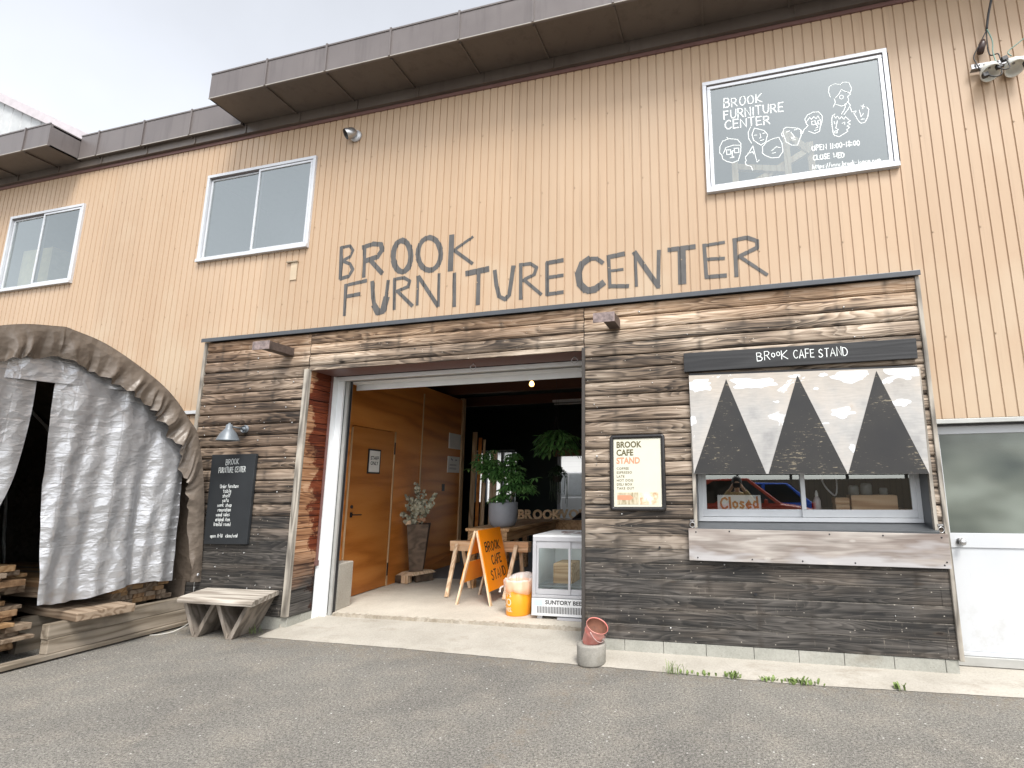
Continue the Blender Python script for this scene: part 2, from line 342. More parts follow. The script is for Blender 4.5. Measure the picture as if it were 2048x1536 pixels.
        col = s.mix(sc, col, (.30, .26, .215))
        sc2 = s.mr(s.noise(s.comb(M_('MULTIPLY', x, 9), 5.0, M_('MULTIPLY', z, 70)), 1, 4, .75), .66, .74, 0, .5)
        col = s.mix(M_('MULTIPLY', sc2, s.mr(z, 1.0, 1.2, 1, .3)), col, (.40, .36, .30))
        fz = M_('FRACT', M_('DIVIDE', M_('SUBTRACT', 3.62, z), 0.1448)); wl = M_('MULTIPLY', s.mr(fz, .0, .045, 1, 0), M_('MULTIPLY', s.mr(s.noise(s.comb(M_('MULTIPLY', x, 11), rv, 2.0), 1, 4, .7), .38, .6), s.mr(z, 1.0, 1.2, .8, 0)))
        col = s.mix(wl, col, (.27, .245, .205))
        spk = s.vor(s.vmul(p, (1, 1, 1.4)), 26); hk = s.sep(spk.outputs['Color'])
        col = s.mix(M_('MULTIPLY', s.mr(spk.outputs['Distance'], .10, .2, .7, 0), s.mr(hk[0], .90, .92)), col, (.55, .50, .43))
    else:
        wn = s.noise(s.comb(M_('MULTIPLY', y, 3), 1.0, M_('MULTIPLY', z, 3.4)), 1, 5, .7)
        col = s.mix(s.mr(M_('ADD', M_('MULTIPLY', y, 1.6), M_('ADD', s.mr(z, .6, 2.8, -.25, .25), M_('MULTIPLY', M_('SUBTRACT', wn, .5), 1.5))), .26, .34), col, s.mix(1.0, col, (.36, .14, .08), 'MULTIPLY'))
    kv = s.vor(s.comb(M_('MULTIPLY', al, 2.1), rv, M_('MULTIPLY', z, 6.9)), 1.0)
    kd = M_('ADD', kv.outputs['Distance'], s.mr(s.white(M_('MULTIPLY', s.sep(kv.outputs['Color'])[0], 91.7)), 0, 1, -.03, .16))
    col = s.mix(s.mr(kd, .085, .15, .55, 0), col, (.06, .045, .033)); col = s.mix(s.mr(kd, .05, .075, .95, 0), col, (.016, .012, .010))
    s.bump(M_('ADD', M_('MULTIPLY', g, .35), M_('ADD', f1, f2)), .5, .004)
    return s.fin(col, s.mr(f1, .2, .8, .6, .85), spec=.3)
def m_asphalt():
    s = NB('asphalt'); p = s.pos(); M_ = s.math
    big = s.noise(p, .6, 4, .62); mid = s.noise(p, 2.6, 5, .65); f1 = s.noise(p, 55, 4, .8); f2 = s.noise(p, 150, 2, .7)
    col = s.mix(s.mr(big, .38, .64), (.168, .161, .147), (.225, .215, .193))
    col = s.mix(s.mr(mid, .46, .70, 0, .6), col, (.275, .252, .215))
    k = M_('MULTIPLY', s.mr(f1, .3, .7, .3, 1.7), s.mr(f2, .3, .7, .5, 1.5)); col = s.mix(1.0, col, s.comb(k, k, k), 'MULTIPLY')
    for sc, th, r0, r1, c, op in ((75, .70, .22, .42, (.30, .285, .26), .75), (115, .62, .2, .45, (.028, .027, .026), .8), (42, .86, .14, .26, (.40, .385, .355), .9), (21, .86, .09, .17, (.58, .57, .55), 1.0), (11, .90, .05, .09, (.66, .66, .65), 1.0)):
        v = s.vor(s.vadd(p, s.comb(M_('MULTIPLY', f1, .012), M_('MULTIPLY', mid, .01), sc*.37)), sc); h = s.sep(v.outputs['Color'])
        col = s.mix(M_('MULTIPLY', s.mr(v.outputs['Distance'], r0, r1, op, 0), s.mr(h[0], th, th+.02)), col, c)
    x, y, z = s.sep(p)
    pd = M_('ABSOLUTE', M_('ADD', M_('ADD', x, 1.30), M_('ADD', M_('MULTIPLY', y, -.12), M_('MULTIPLY', M_('SUBTRACT', mid, .5), .5))))
    col = s.mix(M_('MULTIPLY', s.mr(pd, .0, .16, .6, 0), s.mr(s.noise(p, 8, 5, .75), .46, .66)), col, (.25, .205, .155))
    edge = s.mr(M_('ADD', y, M_('MULTIPLY', M_('SUBTRACT', mid, .5), .6)), -.7, -.38)
    col = s.mix(M_('MULTIPLY', edge, s.mr(s.noise(p, 13, 5, .75), .44, .6, 0, .6)), col, (.21, .175, .13))
    s.bump(M_('ADD', f1, f2), .8, .008)
    return s.fin(col, .9, spec=.2)
def m_concrete(name, c1, c2, dirt, sc=1.0):
    s = NB(name); p = s.pos()
    n = s.noise(p, 1.6*sc, 5, .62); f = s.noise(p, 60, 3, .7)
    col = s.mix(s.mr(n, .32, .68), c1, c2)
    col = s.mix(s.mr(s.noise(s.vmul(p, (1.3, 2.5, 2)), 1.2, 5, .7), .55, .75, 0, .7), col, dirt)
    k = s.mr(f, .3, .7, .88, 1.1); col = s.mix(1.0, col, s.comb(k, k, k), 'MULTIPLY')
    v = s.vor(p, 70); h = s.sep(v.outputs['Color'])
    col = s.mix(s.math('MULTIPLY', s.mr(v.outputs['Distance'], .15, .3, .6, 0), s.mr(h[0], .9, .92)), col, (.16, .13, .10))
    s.bump(s.math('ADD', f, n), .3, .004)
    return s.fin(col, .85, spec=.25)
def m_glass(name, refl, tint=(1, 1, 1), rough=0.0, bump=0.0):
    s = NB(name); t = s.n('BsdfTransparent'); g = s.n('BsdfGlossy'); mxs = s.n('MixShader')
    t.inputs[0].default_value = (*tint, 1); g.inputs['Roughness'].default_value = rough; g.inputs[0].default_value = (.90, .96, .95, 1)
    lw = s.n('Fresnel'); lw.inputs[0].default_value = 1.5
    s.put(mxs.inputs[0], s.math('ADD', s.math('MULTIPLY', lw.outputs[0], 1.0), refl))
    s.nt.links.new(t.outputs[0], mxs.inputs[1]); s.nt.links.new(g.outputs[0], mxs.inputs[2]); s.nt.links.new(mxs.outputs[0], s.out.inputs[0])
    if bump:
        b = s.n('Bump'); s.put(b.inputs['Height'], s.noise(s.pos(), 1.3, 1)); b.inputs['Strength'].default_value = bump; b.inputs['Distance'].default_value = .02
        s.nt.links.new(b.outputs[0], g.inputs['Normal'])
    return s.m
def m_roof(name, c1, c2):
    s = NB(name); p = s.pos(); st = s.noise(s.vmul(p, (7, 7, .6)), 1, 4, .7); n = s.noise(p, 1.1, 4, .6)
    col = s.mix(s.mr(n, .3, .7), c1, c2)
    col = s.mix(s.mr(st, .52, .78, 0, .55), col, (c1[0]*.45, c1[1]*.42, c1[2]*.42))
    return s.fin(col, s.mr(n, .3, .7, .3, .5), 0.0)

MT = {}
MT['siding'] = m_siding(); MT['clad'] = m_cladding(); MT['reveal'] = m_cladding(orange=True)
MT['asphalt'] = m_asphalt()
MT['conc'] = m_concrete('apron_concrete', (.35, .325, .28), (.44, .412, .362), (.23, .195, .15))
MT['floor'] = m_concrete('floor_concrete', (.46, .415, .35), (.56, .515, .44), (.33, .28, .21))
MT['block'] = m_concrete('block_concrete', (.30, .30, .265), (.39, .385, .345), (.21, .185, .145), 2)
MT['agg'] = m_concrete('broken_concrete', (.30, .26, .20), (.42, .38, .32), (.17, .13, .09), 6)
MT['roofm'] = m_roof('roof_metal', (.115, .098, .094), (.155, .136, .131))
MT['soffit'] = m_roof('soffit_metal', (.09, .072, .060), (.112, .092, .077))
MT['darktrim'] = plain('dark_trim', (.07, .05, .045), .5)
MT['browntrim'] = plain('brown_metal', (.16, .085, .075), .45)
MT['flash'] = plain('dark_flashing', (.075, .08, .088), .35, .3)
MT['alu'] = plain('aluminium', (.58, .595, .62), .35, .25, .05)
MT['white'] = plain('white_paint', (.56, .575, .59), .4, 0, .05)
MT['greyrail'] = plain('grey_rail', (.42, .42, .40), .4, .3)
MT['framewhite'] = plain('frame_white', (.76, .78, .79), .35, 0, .04)
MT['black'] = plain('black_paint', (.018, .018, .02), .45)
MT['blackm'] = plain('black_metal', (.03, .03, .032), .4, .4)
MT['trimwood'] = wood('grey_trim_wood', (.26, .235, .20), (.40, .365, .31), (.09, .08, .065), axis=2, grime=.5)
MT['cutblack'] = plain('charred_trim', (.05, .043, .038), .7)
MT['ply'] = wood('orange_plywood', (.50, .175, .032), (.58, .225, .05), (.37, .118, .018), axis=1, freq=20, stretch=(.35, 1.6, 3.2), rough=.42, world=True, fib=.3)
MT['lightwood'] = wood('light_wood', (.50, .33, .18), (.62, .44, .26), (.32, .19, .09), axis=2, rough=.6)
MT['lightwoodx'] = wood('light_wood_x', (.52, .33, .18), (.63, .43, .26), (.34, .19, .09), axis=0, rough=.6)
MT['pine'] = wood('pine', (.62, .38, .21), (.72, .49, .30), (.44, .23, .11), axis=0, rough=.55)
MT['pinev'] = wood('pine_upright', (.66, .47, .30), (.76, .59, .41), (.46, .29, .16), axis=2, rough=.6)
MT['table'] = wood('table_wood', (.42, .24, .11), (.52, .32, .16), (.26, .13, .05), axis=1, rough=.5)
MT['grey'] = plain('grey_paint', (.36, .36, .36), .5)
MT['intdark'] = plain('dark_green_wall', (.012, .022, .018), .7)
MT['intgrey'] = plain('grey_interior', (.30, .31, .305), .8)
MT['steel'] = plain('steel', (.5, .5, .5), .3, .9)
MT['dullsteel'] = plain('dull_steel', (.30, .30, .31), .45, .8)
MT['rust'] = plain('rusty_steel', (.10, .075, .065), .6, .3, .5, 14)
MT['glass_sky'] = m_glass('window_glass', .19, (.86, .92, .91), bump=.02)
MT['glass_left'] = m_glass('pale_window_glass', .27, (.86, .92, .91), bump=.02)
MT['glass_cafe'] = m_glass('cafe_glass', .24, (.93, .95, .95))
MT['glass_clear'] = m_glass('cooler_glass', .03, (.93, .96, .95))
MT['letter'] = plain('grey_letter_paint', (.085, .082, .079), .6, 0, .25, 9)
MT['whiteink'] = plain('white_ink', (.86, .90, .88), .6, 0, .04)
dw = NB('door_white'); dp = dw.pos(); dn = dw.noise(dp, 3.5, 5, .7); dz = dw.mr(dw.sep(dp)[2], .2, .75, 1, 0)
dcol = dw.mix(dw.mr(dw.noise(dp, 1.2, 3), .35, .65), (.52, .54, .56), (.57, .585, .60)); dcol = dw.mix(dw.math('MULTIPLY', dw.mr(dn, .48, .66, 0, .7), dz), dcol, (.40, .39, .37)); dcol = dw.mix(dw.mr(dw.noise(dw.vmul(dp, (30, 1, 5)), 1, 3, .7), .64, .72, 0, .3), dcol, (.42, .42, .42))
MT['doorwhite'] = dw.fin(dcol, .42)
MT['paper'] = plain('paper', (.80, .79, .75), .7, 0, .03)

# ------------------------------------------------------------------ ground
g = MB(); g.poly([(-300, -300, 0), (300, -300, 0), (300, 300, 0), (-300, 300, 0)])
struct(g.build('asphalt_ground', MT['asphalt'], loc=(0, 0, 0)))
# concrete apron in front of the door and along the wall foot
g = MB(); NX = 150; ys_ = [0, .15, .35, .55, .75, 1.0]
xs_ = [-5.32+i*(12.5/(NX-1)) for i in range(NX)]
fpts = [(-5.4, -.275), (-5.2, -.284), (-3.48, -.30), (-1.56, -.375), (-.6, -.40), (.42, -.435), (2.07, -.348), (3.5, -.33), (7.3, -.32)]
def lerpf(pts, x):
    for (a, b), (c, d) in zip(pts[:-1], pts[1:]):
        if a <= x <= c: return b+(d-b)*(x-a)/(c-a)
    return pts[-1][1]
def apron(i, j):
    x = xs_[i]; yf = lerpf(fpts, x)+.012*mnoise.noise(Vector((x*7, 0, 0)))+.006*mnoise.noise(Vector((x*31, 4, 0))); yb = .52
    t = ys_[j]; y = yf+(yb-yf)*t
    z = .014+.046*t+.003*mnoise.noise(Vector((x*3, y*5, 0)))
    if j == 0: z = .004
    if x < -5.24: y = min(y, .0)
    return (x, y, z)
g.grid(apron, NX, len(ys_), smooth=False)
struct(g.build('concrete_apron', MT['conc'], loc=(0, 0, 0)))
# interior slab and its broken front lip
g = MB(); g.box(-9.5, -1.32, .53, 8.2, -.02, .09); struct(g.build('workshop_floor', MT['floor'], loc=(0, 0, 0)))
g = MB(); g.box(-9.4, -1.33, 2.95, 8.15, .091, .097); struct(g.build('grey_floor_mat', plain('grey_floor', (.16, .17, .18), .7), loc=(0, 0, 0)))
g = MB(); random.seed(3)
for i in range(150):
    x = -5.02+i*.0225; d = random.uniform(0, .02)
    g.obox((x, .515+d*.5, .072), (.014, random.uniform(-.003, .003), 0), (0, .022+d, 0), (0, random.uniform(-.002, .004), .0175+random.uniform(-.004, .002)))
struct(g.build('broken_floor_edge', MT['agg'], loc=(0, 0, 0)))

# ------------------------------------------------------------------ the building
bld = thing('workshop_building', (-2.6, 0, 0), 'long tan ribbed metal workshop building with charred timber cladding round its garage doorway', 'building')
GP = .104; G0 = 1.789
def prof(x):
    t = (x-G0) % GP
    if t > GP/2: t -= GP
    t = abs(t)
    return .1105 if t < .005 else (.1105-(t-.005)/.003*.0105 if t < .008 else .10)
def breaks(x0, x1):
    xs = [x0]; k = math.floor((x0-G0)/GP)
    while G0+k*GP < x1+GP:
        for d in (-.008, -.005, .005, .008):
            q = G0+k*GP+d
            if x0+1e-4 < q < x1-1e-4: xs.append(q)
        k += 1
    xs.append(x1); return xs
sid = MB()
def siding(x0, x1, z0, z1):
    xs = breaks(x0, x1); b = []
    for x in xs: b += [(x, prof(x), z0), (x, prof(x), z1)]
    sid.add(b, [(2*i, 2*i+2, 2*i+3, 2*i+1) for i in range(len(xs)-1)])
ZT = 6.80
W0 = (-11.72, -10.015, 4.85, 6.205); W1 = (-7.488, -5.547, 4.886, 6.27); W2 = (-.173, 1.781, 4.848, 6.252)
ins = .035
def wbot(x0, x1): return 0.0 if x1 <= -7.0 else (3.6 if x1 <= 1.8 else 2.235)
xe = [-16, W0[0]+ins, W0[1]-ins, W1[0]+ins, -7.0, W1[1]-ins, W2[0]+ins, W2[1]-ins, 1.8, 7.0]
for a, b in zip(xe[:-1], xe[1:]):
    mid = (a+b)/2; zb = wbot(a, b); hole = None
    for W in (W0, W1, W2):
        if W[0] < mid < W[1]: hole = W
    if hole: siding(a, b, zb, hole[2]+ins); siding(a, b, hole[3]-ins, ZT)
    else: siding(a, b, zb, ZT)
sid.mat(1)
for zr in (6.03, 5.1, 4.03, 2.95):
    k = -170
    while k < 48:
        x = G0+k*GP+.016; k += 4
        if zr < 3.5 and -7.1 < x < 1.86: continue
        if any(W[0]-.02 < x < W[1]+.02 and W[2] < zr < W[3] for W in (W0, W1, W2)): continue
        sid.box(x-.006, x+.006, .094, .1, zr+((k//2) % 2)*.08-.006, zr+((k//2) % 2)*.08+.006)
sid.build('metal_siding', [MT['siding'], plain('screw', (.36, .26, .17), .5)], bld)

# dark flashing between siding and frieze, frieze, eaves
g = MB(); g.box(-16, 7, .082, .115, 6.785, 6.832); g.build('top_flashing', MT['browntrim'], bld)
fr = MB(); fr.box(-16, 7, .035, .3, 6.834, 6.99); x = -15.51
while x < 7:
    fr.box(x-.008, x+.008, .024, .036, 6.834, 6.988); x += .965
fr.build('frieze', MT['soffit'], bld)
SX = [-6.89+.0035+.965*k for k in range(-10, 15)]
def eave(x0, x1, yf, zb, zt, endl, endr):
    g = MB(); g.mat(0)
    g.box(x0, x1, yf, yf+.03, zb, zt)                      # fascia sheet
    g.box(x0, x1, yf-.008, yf+.005, zt-.012, zt+.01)      # top lip
    if endl: g.box(x0, x0+.02, yf+.03, 1.0, zb, zt)
    if endr: g.box(x1-.02, x1, yf+.03, 1.0, zb, zt)
    g.box(x0, x1, yf+.03, 1.2, zt-.05, zt-.02)
    for x in SX:
        if x0+.1 < x < x1-.05:
            g.box(x-.013, x+.013, yf-.016, yf, zb-.004, zt+.02)
    g.mat(1); g.box(x0, x1, yf+.03, .3, zb, zb+.02)
    for x in SX:
        if x0+.1 < x < x1-.05: g.box(x-.012, x+.012, yf+.032, .034, zb-.022, zb)
    g.mat(2); g.box(x0, x1, yf-.006, yf+.004, zb-.006, zb+.004)
    return g.build('eave', [MT['roofm'], MT['soffit'], plain('fascia_edge', (.36, .34, .31), .4)], bld)
eave(-6.885, 7.0, -.49, 6.992, 7.378, True, False)
eave(-10.18, -6.87, -.02, 6.955, 7.372, False, False)
eave(-16, -10.19, -.40, 6.95, 7.325, False, True)
g = MB(); g.box(-16, 7, .32, 8.4, 7.0, 7.3); g.build('roof', MT['roofm'], bld)
# pale gable end of the higher roof behind, at the left
g = MB(); gx = []
n = 30
top = lambda x: 10.15-(x+15.28)*.525
for i in range(n):
    x0 = -24+i*(11.0/n); x1 = x0+11.0/n*.88; x2 = x0+11.0/n
    g.poly([(x0, 2, 7.0), (x1, 2, 7.0), (x1, 2, top(x1)), (x0, 2, top(x0))])
    g.poly([(x1, 2, 7.0), (x2, 2.04, 7.0), (x2, 2.04, top(x2)), (x1, 2, top(x1))])
g.mat(1); g.bar((-24.1, 1.97, top(-24.1)+.05), (-12.5, 1.97, top(-12.5)+.05), .12, .2)
g.build('gable_wall', [plain('pale_sheet', (.46, .475, .48), .5, 0, .25, 2), plain('gable_trim', (.5, .46, .48), .5)], bld)

# windows
def window(W, name='window', split=None, slide=True, panes=None, yy=.068):
    x0, x1, z0, z1 = W; f = MB(); t = .044
    f.box(x0, x1, yy, .135, z1-t, z1); f.box(x0, x1, yy-.02, .135, z0, z0+t*1.1)
    f.box(x0, x0+t, yy+.001, .135, z0+t*1.1, z1-t); f.box(x1-t, x1, yy+.001, .135, z0+t*1.1, z1-t)
    f.mat(1); f.box(x0+t, x1-t, yy+.012, yy+.016, z1-t-.018, z1-t)
    f.mat(0)
    wn = f.build(name, [MT['alu'], MT['darktrim']], bld, bevel=.004)
    return wn
def pane(par, x0, x1, y, z0, z1, mat, fr=.03, name='pane'):
    p = MB(); p.poly([(x0+fr, y, z0+fr), (x1-fr, y, z0+fr), (x1-fr, y, z1-fr), (x0+fr, y, z1-fr)])
    p.build(name, mat, par)
    s = MB()
    s.box(x0, x1, y-.014, y+.014, z0, z0+fr); s.box(x0, x1, y-.014, y+.014, z1-fr, z1)
    s.box(x0, x0+fr, y-.0138, y+.0138, z0+fr, z1-fr); s.box(x1-fr, x1, y-.0138, y+.0138, z0+fr, z1-fr)
    s.build('sash', MT['alu'], par, bevel=.003)
wa = window(W0); xm = (W0[0]+W0[1])/2-.03
frost = m_glass('frosted_pane', .22, (.75, .78, .78))
pane(wa, W0[0]+.05, xm+.015, .115, W0[2]+.058, W0[3]-.055, MT['glass_left'])
pane(wa, xm-.015, W0[1]-.05, .085, W0[2]+.058, W0[3]-.055, frost)
wb = window(W1); xm = (W1[0]+W1[1])/2
pane(wb, W1[0]+.05, xm+.015, .115, W1[2]+.058, W1[3]-.055, MT['glass_left'])
pane(wb, xm-.015, W1[1]-.05, .085, W1[2]+.058, W1[3]-.055, MT['glass_left'])
wc = window(W2)
pane(wc, W2[0]+.05, W2[1]-.05, .095, W2[2]+.058, W2[3]-.055, MT['glass_sky'], fr=.04)
# hand-drawn white line faces and lettering on the fixed pane
FACES = [[[-0.013,5.332],[-0.008,5.413],[0.026,5.478],[0.099,5.495],[0.187,5.469],[0.223,5.411],[0.22,5.351]],[[-0.013,5.332],[0.009,5.308],[0.016,5.256],[0.059,5.218],[0.12,5.191],[0.183,5.207],[0.213,5.292],[0.22,5.361]],[[0.028,5.325],[0.058,5.391],[0.139,5.406],[0.222,5.391]],[[0.09,5.491],[0.073,5.517]],[[0.06,5.36],[0.106,5.355],[0.111,5.3],[0.065,5.302],[0.06,5.36]],[[0.146,5.364],[0.196,5.359],[0.196,5.305],[0.152,5.307],[0.146,5.364]],[[0.109,5.331],[0.148,5.34]],[[0.13,5.337],[0.12,5.268],[0.141,5.268]],[[0.096,5.256],[0.141,5.254]],[[0.339,5.597],[0.309,5.537],[0.31,5.456],[0.338,5.394]],[[0.378,5.575],[0.348,5.5],[0.361,5.426],[0.435,5.352],[0.489,5.382],[0.513,5.468],[0.48,5.525],[0.378,5.575]],[[0.373,5.485],[0.399,5.484]],[[0.461,5.492],[0.487,5.493]],[[0.435,5.493],[0.441,5.442],[0.423,5.441]],[[0.43,5.409],[0.469,5.414]],[[0.349,5.358],[0.3,5.276],[0.26,5.233],[0.27,5.191],[0.257,5.174],[0.267,5.138],[0.318,5.113],[0.332,5.061]],[[0.349,5.358],[0.384,5.152],[0.408,5.177]],[[0.292,5.278],[0.345,5.288],[0.352,5.257]],[[0.447,5.25],[0.452,5.329],[0.498,5.381],[0.568,5.408],[0.629,5.412],[0.658,5.331],[0.66,5.232],[0.614,5.171],[0.537,5.178],[0.479,5.214],[0.447,5.25]],[[0.542,5.263],[0.596,5.303],[0.638,5.285]],[[0.549,5.232],[0.584,5.236]],[[0.675,5.468],[0.686,5.506],[0.713,5.521],[0.829,5.488],[0.858,5.463],[0.86,5.393],[0.815,5.283],[0.757,5.293],[0.701,5.343],[0.681,5.427],[0.675,5.468]],[[0.668,5.409],[0.657,5.451],[0.675,5.468]],[[0.858,5.463],[0.876,5.429],[0.857,5.403]],[[0.712,5.461],[0.747,5.47]],[[0.794,5.469],[0.829,5.478]],[[0.759,5.452],[0.789,5.386],[0.758,5.388]],[[0.757,5.372],[0.796,5.375]],[[0.77,5.354],[0.8,5.355]],[[1.0,5.65],[1.058,5.642],[1.09,5.586],[1.086,5.527],[1.067,5.472]],[[1.0,5.65],[0.94,5.626],[0.912,5.582],[0.924,5.52],[0.939,5.497],[0.894,5.456],[0.874,5.41]],[[0.92,5.54],[0.963,5.592],[0.977,5.565],[1.004,5.593],[1.027,5.565],[1.046,5.595],[1.067,5.541]],[[0.942,5.427],[0.998,5.39],[1.049,5.406],[1.068,5.491]],[[0.976,5.539],[1.014,5.542],[1.017,5.497],[0.981,5.498],[0.976,5.539]],[[1.042,5.536],[1.07,5.537],[1.069,5.495],[1.042,5.496],[1.042,5.536]],[[1.023,5.51],[1.036,5.458],[1.014,5.452]],[[1.001,5.425],[1.034,5.433]],[[1.189,5.795],[1.175,5.869],[1.188,5.927],[1.248,5.95],[1.303,5.926],[1.33,5.952],[1.386,5.934],[1.408,5.859],[1.392,5.806],[1.337,5.838],[1.307,5.865],[1.278,5.817],[1.237,5.775]],[[1.225,5.768],[1.235,5.726],[1.209,5.671]],[[1.236,5.696],[1.291,5.665],[1.34,5.67]],[[1.376,5.81],[1.39,5.787],[1.361,5.769],[1.368,5.718],[1.341,5.684]],[[1.319,5.768],[1.311,5.752],[1.297,5.749],[1.284,5.76],[1.28,5.776],[1.288,5.793],[1.301,5.796],[1.315,5.785],[1.319,5.768]],[[1.324,5.677],[1.359,5.7],[1.379,5.656],[1.352,5.613],[1.307,5.559]],[[1.283,5.567],[1.311,5.611],[1.331,5.656]],[[1.182,5.528],[1.193,5.566],[1.219,5.584]],[[1.209,5.562],[1.223,5.53],[1.241,5.552],[1.259,5.517],[1.281,5.538],[1.302,5.504],[1.321,5.53],[1.342,5.497],[1.364,5.473],[1.336,5.459],[1.361,5.434],[1.327,5.417],[1.35,5.397],[1.319,5.374],[1.33,5.353],[1.288,5.331]],[[1.182,5.528],[1.179,5.45],[1.183,5.371],[1.191,5.33],[1.238,5.306],[1.288,5.331]],[[1.204,5.494],[1.209,5.464]],[[1.282,5.459],[1.307,5.468],[1.305,5.441]],[[1.237,5.498],[1.214,5.414],[1.239,5.389]],[[1.199,5.378],[1.227,5.382],[1.222,5.354],[1.198,5.358],[1.199,5.378]],[[1.377,5.627],[1.389,5.575],[1.429,5.577],[1.42,5.559]],[[1.404,5.563],[1.436,5.468],[1.464,5.424],[1.504,5.426],[1.537,5.487],[1.554,5.571],[1.536,5.604]],[[1.462,5.58],[1.471,5.5],[1.498,5.534]],[[1.482,5.625],[1.52,5.608]],[[1.507,5.64],[1.494,5.587]],[[1.468,5.468],[1.503,5.468]]]
d = MB(); FX = lambda a, b, k=0: (a, .0938-k*.3, b)
for i, st in enumerate(FACES): ribbon(d, st, .0072, lambda a, b, k=(i % 4)*.0003: FX(a, b, k))
rg = random.Random(5)
handtext(d, 'BROOK', (.06, 5.895), (.475, 5.885), .112, .0125, FX, .05, rg)
handtext(d, 'FURNITURE', (.055, 5.748), (.695, 5.727), .105, .0125, FX, .05, rg)
handtext(d, 'CENTER', (.06, 5.618), (.545, 5.600), .103, .0125, FX, .05, rg)
handtext(d, 'OPEN 11:00-18:00', (.959, 5.188), (1.43, 5.17), .060, .0085, FX, .05, rg)
handtext(d, 'CLOSE WED', (.962, 5.077), (1.27, 5.06), .058, .0085, FX, .05, rg)
handtext(d, 'https://www.brook-japan.com', (.948, 4.975), (1.612, 4.945), .050, .0065, FX, .05, rg)
d.build('window_drawing', MT['whiteink'], wc)

